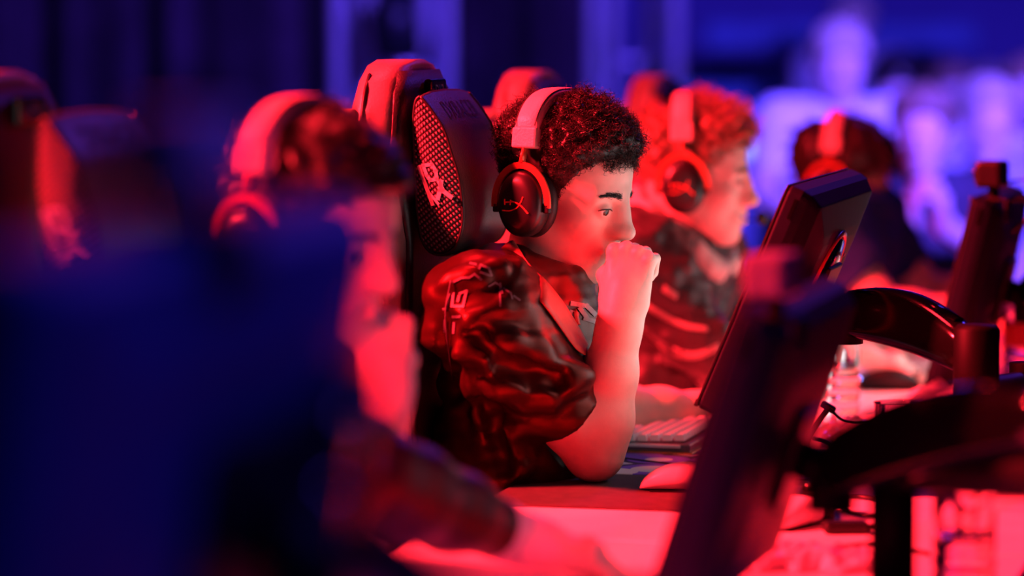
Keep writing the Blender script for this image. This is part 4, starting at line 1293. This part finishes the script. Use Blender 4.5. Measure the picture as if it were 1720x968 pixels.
# ------------------------------------------------------------------ the player in the striped top
P2Y = P1Y+1.2
r2p = empty('person', (-1.17, P2Y, 0))
tag(r2p, 'light haired player in profile with pale hood collar and striped dark top', 'person', 'players seated along the desks')
J2 = base_joints(P2Y, -0.03)
hm = head_M((0, 0, 0), 8, 3)
H2 = head_M(W(1252, 298, 6.12)-hm.to_3x3() @ V3(0.094, 0, 0.012), 8, 3)
J2['ER'] = W(1235, 640, 6.05); J2['WR'] = W(1428, 600, 6.22)
J2['EL'] = W(1250, 560, 6.55); J2['WL'] = W(1420, 560, 6.62)
F = skin_body(J2, H2)
hand(F, J2['WR'], V3(0.95, 0.2, -0.10), V3(0, 0, 1), True, (28, 36, 22), 0.05, 'side')
hand(F, J2['WL'], V3(1, 0.0, -0.12), V3(0, 0, 1), False, (20, 30, 20), 0.05, 'side')
b2 = build(r2p, 'body', F, [J2['SR'], J2['SL'], J2['ER'], J2['EL'], J2['WR']+V3(0.2, 0, 0), J2['WL']+V3(0.2, 0, 0), H2.translation, J2['pelvis']], 0.16, 0.0042, M_skin2)
eyes(H2, b2, (0, 4)); brows(H2, bvh_of(b2), b2, M_hairl)
JF = jersey_field(J2, 0.95, 0.95, 0.056, 0.056, seed=33, wr=0.006)
open_sleeve(JF, J2['SR'], J2['ER'], 0.95, 0.056); open_sleeve(JF, J2['SL'], J2['EL'], 0.95, 0.056)
top2 = build(r2p, 'sweatshirt', JF, [J2['SR'], J2['SL'], J2['ER'], J2['EL'], J2['pelvis'], J2['neck']], 0.17, 0.006, M_tee2)
bj2 = bvh_of(top2)
for k, (l, r) in enumerate((([(1078, 500), (1110, 520), (1150, 540), (1190, 548)], [(1074, 512), (1108, 534), (1148, 553), (1192, 559)]),
                            ([(1080, 545), (1120, 575), (1165, 590), (1208, 572)], [(1078, 562), (1118, 594), (1166, 606), (1212, 588)]),
                            ([(1075, 455), (1105, 470), (1140, 492)], [(1070, 466), (1100, 484), (1136, 506)]))):
    strip('stripe_lit_fold', l, r, bj2, mat('stripe_lit_fold_print', (0.30, 0.22, 0.20), 0.55), top2, n=14, across=3, th=0.001, lift=0.002, fall=6.0)  # pale stripes; the light on the folds is put into their colour
# hood gathered round the neck
FH = Fld()
nb = J2['neck']
for t0, t1 in zip(np.linspace(-2.5, 2.5, 11)[:-1], np.linspace(-2.5, 2.5, 11)[1:]):
    def hp(t): return nb+V3(0.000-0.088*math.cos(t), 0.112*math.sin(t)*(1 if abs(t) < 1.6 else 0.9), 0.034-0.066*(1-math.cos(t)))
    FH.cap(hp(t0), hp(t1), 0.036-0.008*abs(t0)/2.5, 0.036-0.008*abs(t1)/2.5, 0.02)
n3 = noise_fn(8, 0.06, 6); FH.add(lambda P: 0.004*n3(P), (0, 0, 0), 99, 0, 'd')
FH.cap(H2 @ V3(-0.03, 0, -0.03), nb, 0.056, 0.058, 0.004, 's')
build(r2p, 'hood', FH, [nb], 0.20, 0.006, M_hood)
legs_and_shoes(r2p, J2)
def tz2(P):
    z = P[..., 2]; top = np.clip((z-0.01)/0.08, 0, 1)
    return 0.004+0.018*top+0.006*np.clip((P[..., 0])/0.06, 0, 1)*top
hl2 = ([-0.075, -0.055, -0.03, -0.005, 0.03, 0.055, 0.068, 0.080, 0.2], [-0.12, -0.055, -0.024, 0.020, 0.042, 0.060, 0.082, 0.11, 0.25])
make_hair('hair', H2, r2p, M_hairl, tz2, hl2, 41, 4200, 0.030, 8, 0.003, 0.9, 0.0008, 0.004, 0.03, dent=True, res=0.005, flow=0.15)
finish(r2p)
headset(H2, 'headset with boom microphone worn by the light haired player', mic=True, tilt=-4)

# ------------------------------------------------------------------ the player with the bowl haircut
P3Y = P1Y+2.4
r3 = empty('person', (-1.13, P3Y, 0))
tag(r3, 'player with black bowl haircut in blue dark shirt behind the ring backed monitor', 'person', 'players seated along the desks')
J3 = base_joints(P3Y, 0.11)
hm = head_M((0, 0, 0), 0, 8)
H3 = head_M(W(1486, 314, 7.34)-hm.to_3x3() @ V3(0.094, 0, 0.012), 0, 8)
J3['ER'] = J3['SR']+V3(0.14, -0.05, -0.19); J3['WR'] = J3['ER']+V3(0.24, 0.05, -0.015)
J3['EL'] = J3['SL']+V3(0.14, 0.05, -0.19); J3['WL'] = J3['EL']+V3(0.24, -0.02, -0.015)
F = skin_body(J3, H3, False)
hand(F, J3['WR'], V3(0.95, 0.1, -0.1), V3(0, 0, 1), True, (25, 35, 22), 0.05, 'side')
hand(F, J3['WL'], V3(0.95, -0.1, -0.1), V3(0, 0, 1), False, (25, 35, 22), 0.05, 'side')
b3 = build(r3, 'body', F, [J3['SR'], J3['SL'], J3['ER'], J3['EL'], J3['WR']+V3(0.2, 0, 0), J3['WL']+V3(0.2, 0, 0), H3.translation, J3['pelvis']], 0.16, 0.0065, M_skin2)
eyes(H3 @ Matrix.Translation((-0.005, 0, 0)), b3)
JF = jersey_field(J3, 0.7, 0.7, 0.064, 0.064, seed=53)
open_sleeve(JF, J3['SR'], J3['ER'], 0.7, 0.064); open_sleeve(JF, J3['SL'], J3['EL'], 0.7, 0.064)
build(r3, 'tee_shirt', JF, [J3['SR'], J3['SL'], J3['ER'], J3['EL'], J3['pelvis'], J3['neck']], 0.17, 0.008, mat('navy_tee', (0.012, 0.04, 0.22), 0.8, spec=0.2))
legs_and_shoes(r3, J3)
def tz3(P):
    z = P[..., 2]; top = np.clip((z+0.02)/0.10, 0, 1)
    return 0.008+0.018*top
hl3 = ([-0.075, -0.055, -0.03, -0.005, 0.02, 0.040, 0.050, 0.060, 0.2], [-0.12, -0.045, -0.010, 0.030, 0.052, 0.075, 0.10, 0.14, 0.25])
make_hair('hair', H3, r3, M_hairb, tz3, hl3, 61, 1500, 0.04, 6, 0.001, 0.3, 0.0010, 0.002, 0.04, dent=True, res=0.006, flow=0.75)
finish(r3)
headset(H3, 'headset worn by the player with the bowl haircut', tilt=-5)
# ------------------------------------------------------------------ things on the desks
def slab(name, x0, x1, y0, y1, z0, h, m, bev, label, cat):
    c = V3((x0+x1)/2, (y0+y1)/2, z0); b = bmesh.new(); bm_box(b, (0, 0, h/2), (x1-x0, y1-y0, h), bev)
    o = ob(name, b, m); o.location = c; return tag(o, label, cat)
slab('mouse_pad', -1.193, -0.76, 4.535, 4.868, DZ, 0.004, M_padd, 0.0015, 'dark cloth mouse pad at the white desk corner', 'mouse pad')
def printed():
    m = mat('printed_pad_cloth', (0.3, 0.1, 0.4), 0.7, var=0.1)
    nt = m.node_tree; N = nt.nodes; L = nt.links; b = N['Principled BSDF']
    tc = N.new('ShaderNodeTexCoord'); v = N.new('ShaderNodeTexVoronoi'); v.inputs['Scale'].default_value = 9
    L.new(tc.outputs['Object'], v.inputs['Vector'])
    r = N.new('ShaderNodeValToRGB'); r.color_ramp.interpolation = 'CONSTANT'
    el = r.color_ramp.elements; el[0].position = 0; el[0].color = (0.62, 0.50, 0.55, 1); el[1].position = 0.34; el[1].color = (0.16, 0.06, 0.45, 1)
    e = el.new(0.52); e.color = (0.02, 0.012, 0.05, 1); e = el.new(0.62); e.color = (0.5, 0.42, 0.5, 1)
    L.new(v.outputs['Distance'], r.inputs['Fac']); L.new(r.outputs['Color'], b.inputs['Base Color'])
    return m
slab('desk_mat', -1.185, -0.78, 4.878, 5.45, DZ, 0.004, printed(), 0.0015, 'purple and pink patterned desk mat under the keyboard', 'desk mat')
# compact keyboard, short end towards the mouse pad
kx0, kx1, ky0, ky1 = -1.143, -1.008, 5.115, 5.385
kb = empty('keyboard', ((kx0+kx1)/2, (ky0+ky1)/2, DZ+0.004), rad(-2)); tag(kb, 'compact pale keyboard with gold trim by the elbow of the curly haired player', 'keyboard')
wx, wy = kx1-kx0, ky1-ky0
b = bmesh.new(); bm_box(b, (0, 0, 0.009), (wx, wy, 0.014), 0.003); ob('case', b, mat('keyboard_case', (0.10, 0.085, 0.11), 0.3), kb)
b = bmesh.new(); bm_box(b, (0, 0, 0.0015), (wx+0.012, wy+0.012, 0.003), 0.001); bm_box(b, (-wx/2+0.012, -wy/2-0.0005, 0.0055), (0.030, 0.012, 0.005), 0.0015, Euler((0, 0, -0.6))); ob('gold_trim', b, M_gold, kb)
b = bmesh.new(); bm_box(b, (0, -wy/2-0.0015, 0.012), (wx-0.03, 0.004, 0.005), 0.001); ob('light_bar', b, M_key, kb)
tb = bmesh.new(); bmesh.ops.create_cube(tb, size=1.0)
for v in tb.verts:
    k = 0.70 if v.co.z > 0 else 1.0
    v.co = V3(v.co.x*0.0170*k, v.co.y*0.0170*k, (v.co.z+0.5)*0.0105)
bmesh.ops.bevel(tb, geom=tb.edges[:], offset=0.0009, segments=1, affect='EDGES')
kme = bpy.data.meshes.new('keycap'); tb.to_mesh(kme); tb.free(); kme.materials.append(M_key)
for i in range(6):
    for j in range(13):
        if i == 0 and 3 <= j <= 8 and j != 5: continue
        k = bpy.data.objects.new('keycap', kme); COL.objects.link(k); k.parent = kb
        k.location = (-wx/2+0.0185+0.0195*i, -wy/2+0.0165+0.0198*j, 0.0175+0.0016*(i-2.5)*0.5)
        if i == 0 and j == 5: k.scale = (1, 5.4, 1)
def mouse(p, rz, m, label, led=None):
    root = empty('computer_mouse', p, rz); tag(root, label, 'mouse', 'mice on the desks')
    rings = []
    for t in np.linspace(0, 1, 15):
        s = math.sin(math.pi*min(0.97, max(0.03, t))); x = -0.060*math.cos(math.pi*t); s = s**0.8
        h = 0.039*(0.35+0.65*math.sin(math.pi*(0.12+0.62*t)))*s; w = 0.031*s*(1-0.10*math.sin(math.pi*t))
        rings.append([V3(x, y*w, 0.002+max(0, (z*0.5+0.5))*h) for y, z in sell(24, 1, 1, 2.6)])
    b = bmesh.new(); bm_loft(b, rings); sh = ob('shell', b, m, root, True)
    b = bmesh.new(); bm_tube(b, [(0.036, -0.004, 0.026), (0.036, 0.004, 0.026)], 0.009, 16); ob('scroll_wheel', b, M_blackp, root, True)
    b = bmesh.new(); bm_box(b, (0.035, 0, 0.031), (0.05, 0.0012, 0.006), 0.0003); ob('button_gap', b, M_blackp, sh)
    b = bmesh.new(); bm_box(b, (0, 0, 0.001), (0.09, 0.045, 0.002), 0.0005); ob('glide_feet', b, M_blackp, root)
    if led: b = bmesh.new(); bm_lathe(b, [(0.002, -0.003), (0.0055, 0), (0.002, 0.003)], (-0.052, -0.012, 0.020), 12); ob('indicator_light', b, mat('blue_led', (0.02, 0.03, 0.1), 0.3, emit=(0.12, 0.25, 1.0), estr=14), root, True)
    return root
q = G(1146, 824, DZ+0.004); mouse((q.x, q.y, DZ+0.004), 0.15, M_mouse, 'white mouse at the far edge of the dark mouse pad')
w0 = J0['WR']+V3(0.085, 0.035, 0); mouse((w0.x, w0.y, DZ), 0.35, M_mouse, 'blurred white mouse under the hand of the front player')
q = G(1490, 655); mouse((q.x, q.y, DZ), 0.1, M_blackp, 'black mouse with blue light under the hand of the striped top player', True)
q = G(1332, 885); mouse((q.x, q.y, DZ), 1.2, M_mouse, 'blurred spare white mouse behind the strongly tilted monitor')

def bottle(p, r, h, label, cap=(0.75, 0.75, 0.8), wrap=None):
    root = empty('water_bottle', (p[0], p[1], DZ)); tag(root, label, 'bottle', 'plastic bottles on the desks')
    prof = [(r*0.80, 0.0), (r*0.98, 0.006)]
    z = 0.012
    while z < h*0.38: prof += [(r, z), (r, z+0.010), (r*0.93, z+0.013), (r*0.93, z+0.015), (r, z+0.018)]; z += 0.020
    prof += [(r, h*0.40), (r, h*0.68), (r*0.92, h*0.76), (r*0.62, h*0.87), (r*0.42, h*0.91), (r*0.42, h*0.955)]
    b = bmesh.new(); bm_lathe(b, prof, seg=32); ob('bottle_wall', b, M_pet, root, True)
    b = bmesh.new(); bm_lathe(b, [(r*0.46, h*0.93), (r*0.46, h*0.99), (r*0.40, h)], seg=28); ob('cap', b, mat('cap_%s' % label[:8], cap, 0.4), root, True)
    if wrap:
        b = bmesh.new(); bm_lathe(b, [(r*1.006, h*0.43), (r*1.012, h*0.44), (r*1.012, h*0.64), (r*1.006, h*0.65)], seg=32); ob('label_wrap', b, mat('wrap_'+label[:8], wrap, 0.5, var=0.2, nscale=50), root, True)
    return root
q = G(1413, 698); bottle((q.x, q.y), 0.031, 0.205, 'clear ribbed water bottle under the curved glossy arm')
q = W(1620, 900, 3.88); bottle((q.x, q.y), 0.036, 0.20, 'blurred clear water bottle beside the upright post')
q = G(1712, 655); bottle((q.x, q.y), 0.030, 0.19, 'red wrapped drink bottle with white cap beyond the glossy arm', (0.85, 0.85, 0.85), (0.75, 0.15, 0.12))
# plastic cup
q = G(1504, 770); root = empty('plastic_cup', (q.x, q.y, DZ)); tag(root, 'clear blue tinted plastic cup standing before the crumpled film', 'cup')
b = bmesh.new(); bm_lathe(b, [(0.024, 0.0), (0.026, 0.002), (0.033, 0.085), (0.0345, 0.086), (0.0325, 0.084), (0.025, 0.004)], seg=28); ob('cup_wall', b, clear_plastic('cup_plastic', (0.75, 0.78, 0.98), 0.08), root, True)
b = bmesh.new(); bm_lathe(b, [(0.0245, 0.005), (0.0300, 0.06), (0.028, 0.0605)], seg=28); ob('drink', b, mat('dark_drink', (0.05, 0.03, 0.16), 0.1), root, True)
def film(p, sx, sy, h, seed, label, rz=0.0, m=None):
    rs = np.random.RandomState(seed); n = 30; V = []; F = []
    ns = [noise_fn(seed+i, w, 6) for i, w in enumerate((0.09, 0.04, 0.018))]
    gx, gy = np.meshgrid(np.linspace(-1, 1, n), np.linspace(-1, 1, n), indexing='ij')
    P = np.stack([gx*sx/2, gy*sy/2, 0*gx], -1)
    e = np.clip(1-np.maximum(np.abs(gx), np.abs(gy))**3, 0, 1)
    z = h*e*(0.55+0.30*np.abs(ns[0](P))+0.18*np.abs(ns[1](P)))+0.004*np.abs(ns[2](P))*e+0.002
    P[..., 0] += 0.010*ns[1](P+3); P[..., 1] += 0.010*ns[1](P+7); P[..., 2] = z
    for i in range(n-1):
        for j in range(n-1): F.append((i*n+j, (i+1)*n+j, (i+1)*n+j+1, i*n+j+1))
    o = pyob('crumpled_wrapper', P.reshape(-1, 3), F, m or M_film, None, False); o.location = (p[0], p[1], DZ); o.rotation_euler = (0, 0, rz)
    md = o.modifiers.new('t', 'SOLIDIFY'); md.thickness = 0.0008
    return tag(o, label, 'wrapper', 'crumpled plastic on the desks')
q = G(1425, 745); film(q, 0.13, 0.22, 0.035, 3, 'crumpled pinkish plastic bag below the clear ribbed bottle', 0.3)
q = G(1592, 690); film(q, 0.13, 0.12, 0.040, 5, 'crumpled clear film beside the elbow of the glossy arm', 0.1)
q = G(1372, 952); film(q, 0.17, 0.10, 0.028, 9, 'blurred shiny crumpled film on the closer white desk', 0.2)
# mouse bungee and cables
q = G(1372, 781)
root = empty('cable_bungee', (q.x, q.y, DZ)); tag(root, 'small black hook shaped cable holder before the ribbed bottle', 'cable holder')
def bp(px, py, D): return W(px, py, D)-V3(q.x, q.y, DZ)
b = bmesh.new(); bm_box(b, (0.0, 0, 0.003), (0.05, 0.05, 0.006), 0.002); ob('foot', b, M_blackp, root)
b = bmesh.new(); bm_tube(b, smooth_path([bp(1372, 778, 5.13), bp(1357, 760, 5.12), bp(1356, 740, 5.11), bp(1372, 712, 5.10), bp(1393, 684, 5.09)], 5), [0.004]*3+[0.0055]*18, 8, flat=0.6); ob('arm', b, M_blackp, root, True)
b = bmesh.new(); bm_box(b, bp(1391, 684, 5.09), (0.024, 0.012, 0.011), 0.003, Euler((0, 0.5, 0))); ob('clip', b, M_blackp, root)
def cable(pts, r, label):
    b = bmesh.new(); bm_tube(b, smooth_path(pts, 7), r, 7); return tag(ob('cable', b, M_cable, None, True), label, 'cable', 'black cables on the desks')
cable([W(1394, 687, 5.085), W(1412, 704, 5.08), W(1432, 710, 5.08), W(1462, 713, 5.06), V3(*G(1500, 735, DZ+0.003)), V3(*G(1560, 742, DZ+0.003))], 0.0021, 'thin black cable running from the hook shaped holder to the cup')
cable([W(1366, 737, 5.10), W(1395, 748, 5.06), V3(*G(1425, 790, DZ+0.003)), V3(*G(1470, 800, DZ+0.003))], 0.0033, 'thicker black cable below the hook shaped holder')
cable([V3(*G(x, y, DZ+0.004)) for x, y in ((1395, 845), (1410, 836), (1455, 836), (1500, 850), (1470, 866), (1430, 862), (1398, 850), (1360, 880))], 0.0032, 'looped black cable beside the black adapter')
cable([V3(*G(x, y, DZ+0.004)) for x, y in ((1030, 768), (1090, 776), (1150, 782), (1230, 790), (1290, 780))], 0.0022, 'black keyboard cable along the patterned desk mat')
cable([V3(*G(x, y, DZ+0.004)) for x, y in ((1310, 925), (1370, 930), (1420, 918), (1480, 915), (1560, 930))], 0.003, 'black cable crossing the closer white desk')
q = G(1420, 896); b = bmesh.new(); bm_box(b, (0, 0, 0.008), (0.060, 0.034, 0.016), 0.006, seg=3); bm_tube(b, [(0.028, 0, 0.008), (0.042, 0.0, 0.008)], 0.004, 8)
o = tag(ob('usb_adapter', b, M_blackp, None), 'small black adapter lying on the closer white desk', 'adapter'); o.location = (q.x, q.y, DZ); o.rotation_euler = (0, 0, 0.3)
q = G(1362, 868); root = empty('control_box', (q.x, q.y, DZ), 0.2); tag(root, 'small black box beside the spare mouse', 'box')
b = bmesh.new(); bm_box(b, (0, 0, 0.018), (0.06, 0.09, 0.036), 0.004); ob('case', b, M_blackp, root)
b = bmesh.new(); bm_lathe(b, [(0.012, 0), (0.012, 0.008), (0.009, 0.010)], (0, 0, 0.036), 20); ob('knob', b, M_gloss, root, True)
# keyboard of the striped top player: pale slab with keys
q = G(1560, 640); kb2 = copy_tree(kb); kb2.location = (q.x-0.02, q.y+0.12, DZ); kb2['label'] = 'compact pale keyboard beyond the black mouse with blue light'
# ------------------------------------------------------------------ audience
M_shirtw = mat('white_shirt', (0.78, 0.77, 0.80), 0.8, var=0.06)
M_shirtg = mat('grey_shirt', (0.32, 0.32, 0.36), 0.8, var=0.1)
M_shirtd = mat('dark_shirt', (0.03, 0.03, 0.05), 0.8, var=0.2)
M_fair = mat('fair_hair', (0.45, 0.36, 0.26), 0.6, var=0.2)
def audience_proto(kind):
    root = empty('person', (0, 0, 0))
    J = dict(SR=V3(-0.02, -0.18, 0.98), SL=V3(-0.02, 0.18, 0.98), neck=V3(0, 0, 1.03), chest=V3(-0.02, 0, 0.88), belly=V3(-0.02, 0, 0.70), pelvis=V3(0, 0, 0.55),
             HR=V3(0.03, -0.10, 0.535), HL=V3(0.03, 0.10, 0.535), KR=V3(0.43, -0.13, 0.52), KL=V3(0.43, 0.13, 0.52), AR=V3(0.41, -0.13, 0.10), AL=V3(0.41, 0.13, 0.10), foot=V3(1, 0, 0))
    if kind == 0:    # hands on the lap
        J.update(ER=V3(0.03, -0.25, 0.74), WR=V3(0.26, -0.12, 0.67), EL=V3(0.03, 0.25, 0.74), WL=V3(0.26, 0.12, 0.67))
    elif kind == 1:  # one hand raised to the chin
        J.update(ER=V3(0.12, -0.24, 0.74), WR=V3(0.20, -0.07, 0.95), EL=V3(0.05, 0.25, 0.74), WL=V3(0.24, 0.06, 0.68))
    else:            # clapping
        J.update(ER=V3(0.06, -0.26, 0.76), WR=V3(0.28, -0.05, 0.90), EL=V3(0.06, 0.26, 0.76), WL=V3(0.28, 0.05, 0.90))
    M = head_M((0.045, 0, 1.155), (0, 12, -10)[kind], 4)
    F = skin_body(J, M, False)
    d = (0, 0, 1) if kind == 1 else (0.6, 0, 0.6)
    hand(F, J['WR'], V3(1, 0.2, -0.1) if kind == 0 else (V3(0.1, 0.2, 1) if kind == 1 else V3(0.5, 0.05, 0.8)), V3(0, 0, 1) if kind == 0 else V3(0.3, -1, 0), True, (20, 30, 20), 0.05, 'side')
    hand(F, J['WL'], V3(1, -0.2, -0.1) if kind != 2 else V3(0.5, -0.05, 0.8), V3(0, 0, 1) if kind != 2 else V3(0.3, 1, 0), False, (20, 30, 20), 0.05, 'side')
    build(root, 'body', F, [J['SR'], J['SL'], J['ER'], J['EL'], J['WR'], J['WL'], M.translation, J['pelvis'], V3(0.4, 0, 0.9)], 0.17, 0.0095, M_skin2)
    JF = jersey_field(J, 0.7, 0.7, 0.06, 0.06, seed=70+kind); JF.ops = JF.ops[:-1]
    build(root, 'shirt', JF, [J['SR'], J['SL'], J['ER'], J['EL'], J['pelvis'], J['neck']], 0.17, 0.012, M_shirtw)
    legs_and_shoes(root, J, None, 0.016)
    make_hair('hair', M, root, M_hairb, tz3, (hl3, hl0, hl2)[kind], 80+kind, 0, 0.02, 5, 0.001, 0.3, 0.001, 0.003, 0.04, res=0.008)
    return root
def aud_chair():
    root = empty('audience_chair', (0, 0, 0)); tag(root, 'x', 'chair', 'black audience chairs')
    b = bmesh.new(); bm_box(b, (0.02, 0, 0.43), (0.42, 0.42, 0.035), 0.012); ob('seat', b, M_blackp, root)
    b = bmesh.new(); bm_box(b, (-0.215, 0, 0.70), (0.03, 0.40, 0.30), 0.012, Euler((0, -0.12, 0))); ob('backrest', b, M_blackp, root)
    for sx in (-1, 1):
        for sy in (-1, 1):
            b = bmesh.new(); bm_tube(b, [(sx*0.17+0.02, sy*0.18, 0.42), (sx*0.20+0.02, sy*0.19, 0.0)], 0.011, 8); ob('leg', b, M_blackm, root, True)
    for sy in (-1, 1):
        b = bmesh.new(); bm_tube(b, [(-0.17, sy*0.17, 0.42), (-0.215, sy*0.17, 0.62)], 0.010, 8); ob('back_post', b, M_blackm, root, True)
    return root
protos = [audience_proto(k) for k in range(3)]
chp = aud_chair()
used = set()
SHIRTS = [M_shirtw, M_shirtg, M_shirtd]; SN = ['white', 'grey', 'dark']
PN = ['hands in the lap', 'one hand raised to the chin', 'both hands held up']
def spectator(px, py, D, kind, shirt, face, label, short):
    h = W(px, py, D)
    sc = 1.0
    yaw = rad(-90+14+face)
    hd = Matrix.Rotation(yaw, 3, 'Z') @ V3(0.045, 0, 1.155)
    base = V3(h.x-hd.x, h.y-hd.y, h.z-hd.z)
    z = base.z
    if abs(z) < 0.10: sc = h.z/1.155; z = 0.0
    p = protos[kind]
    if kind in used: r = copy_tree(p)
    else: r = p; used.add(kind)
    r.location = (base.x, base.y, z); r.rotation_euler = (0, 0, yaw); r.scale = (sc,)*3
    tag(r, label, 'person', 'seated spectators behind the players')
    for c in r.children:
        if c.name.startswith('shirt'):
            c.material_slots[0].link = 'OBJECT'; c.material_slots[0].material = SHIRTS[shirt]
        if c.name.startswith('hair'):
            c.material_slots[0].link = 'OBJECT'; c.material_slots[0].material = [M_hairb, M_fair, M_hairl][(int(px)+kind) % 3]
    c = copy_tree(chp) if 'c' in used else chp
    used.add('c')
    c.location = (base.x, base.y, z); c.rotation_euler = (0, 0, yaw); c.scale = (sc,)*3
    c['label'] = 'black chair under the '+short
    return z, base, D
SP = [(1408, 112, 11.0, 0, 0, 8, 'spectator in white shirt with bright shoulders above the bowl haircut', 'spectator with bright shoulders'),
      (1432, 45, 15.6, 0, 1, -5, 'highest seated spectator in grey shirt with hands in the lap', 'highest seated spectator'),
      (1503, 160, 12.2, 0, 0, 6, 'spectator in white shirt next to the bowl haircut player', 'white shirted spectator next to the bowl haircut'),
      (1543, 172, 14.4, 2, 1, -4, 'spectator in grey shirt with both hands held up', 'grey shirted spectator with hands held up'),
      (1597, 166, 13.3, 1, 0, 3, 'spectator in white shirt with chin on hand above the webcam', 'back row spectator with chin on hand'),
      (1728, 165, 11.8, 2, 0, 5, 'spectator in white shirt with hands up at the end of the back row', 'white shirted spectator at the row end'),
      (1548, 228, 9.6, 2, 2, -3, 'front spectator in dark shirt with hands held up near the webcam', 'front spectator with hands held up'),
      (1656, 208, 10.4, 1, 1, 7, 'front spectator in grey shirt with chin on hand behind the webcam', 'front spectator with chin on hand'),
      (1560, 150, 16.6, 0, 0, 2, 'farthest spectator in white shirt against the blue wall', 'farthest white shirted spectator'),
      (1660, 162, 15.3, 0, 0, -7, 'far spectator in white shirt above the webcam cable', 'far white shirted spectator'),
      (1712, 178, 14.2, 1, 1, 4, 'far spectator in grey shirt with chin on hand at the row end', 'far grey shirted spectator')]
zs = []
for s_ in SP: zs.append(spectator(*s_))
for z, base, D in zs:
    if z > 0.10:
        b = bmesh.new(); bm_box(b, (0, 0, z/2), (0.5, 0.95, z), 0.01)
        o = ob('seating_riser', b, M_blackp); o.location = (base.x+0.02, base.y-0.12, 0); o.rotation_euler = (0, 0, YAW)
        tag(o, 'low black riser under the raised spectator at depth %d' % round(D), 'riser')
        o['label'] = 'low black riser under the highest seated spectator' if D > 14 else 'low black riser under the spectator with bright shoulders'
# stage lamps
def par_lamp(px, py, D, r, col, e, label):
    c = W(px, py, D); root = empty('stage_lamp', (c.x, c.y, 0)); tag(root, label, 'lamp', 'stage lamps facing the players')
    d = (CAMP-c).normalized(); M = basis(c-V3(c.x, c.y, 0), d.orthogonal(), d)
    b = bmesh.new(); bm_lathe(b, [(r*0.7, -0.20), (r*1.0, -0.15), (r*1.1, -0.02), (r*1.1, 0.02), (r*0.98, 0.02), (r*0.98, -0.005)], seg=28, M=M); ob('lamp_housing', b, M_blackm, root, True)
    b = bmesh.new(); bm_lathe(b, [(r*0.97, 0.0), (r*0.7, 0.008), (r*0.2, 0.010)], seg=28, M=M); ob('lens', b, mat('lamp_'+label[:6], (0.1, 0.1, 0.1), 0.2, emit=col, estr=e), root, True)
    b = bmesh.new(); bm_tube(b, [(0, 0.10, 0.03), (0, 0.10, c.z-0.02)], 0.015, 10); bm_box(b, (0, 0.10, 0.015), (0.35, 0.30, 0.03), 0.005); ob('stand', b, M_blackm, root, False)
    b = bmesh.new(); bm_tube(b, [(-r*1.15, 0.10, c.z), (r*1.15, 0.10, c.z)], 0.012, 8); ob('yoke', b, M_blackm, root, True)
par_lamp(1272, 236, 14.0, 0.075, (0.55, 0.6, 1.0), 2.6, 'whitish stage lamp glowing beside the light haired player')
par_lamp(1535, 447, 12.0, 0.028, (0.30, 0.22, 1.0), 3.2, 'small round violet lamp low behind the upright monitor')
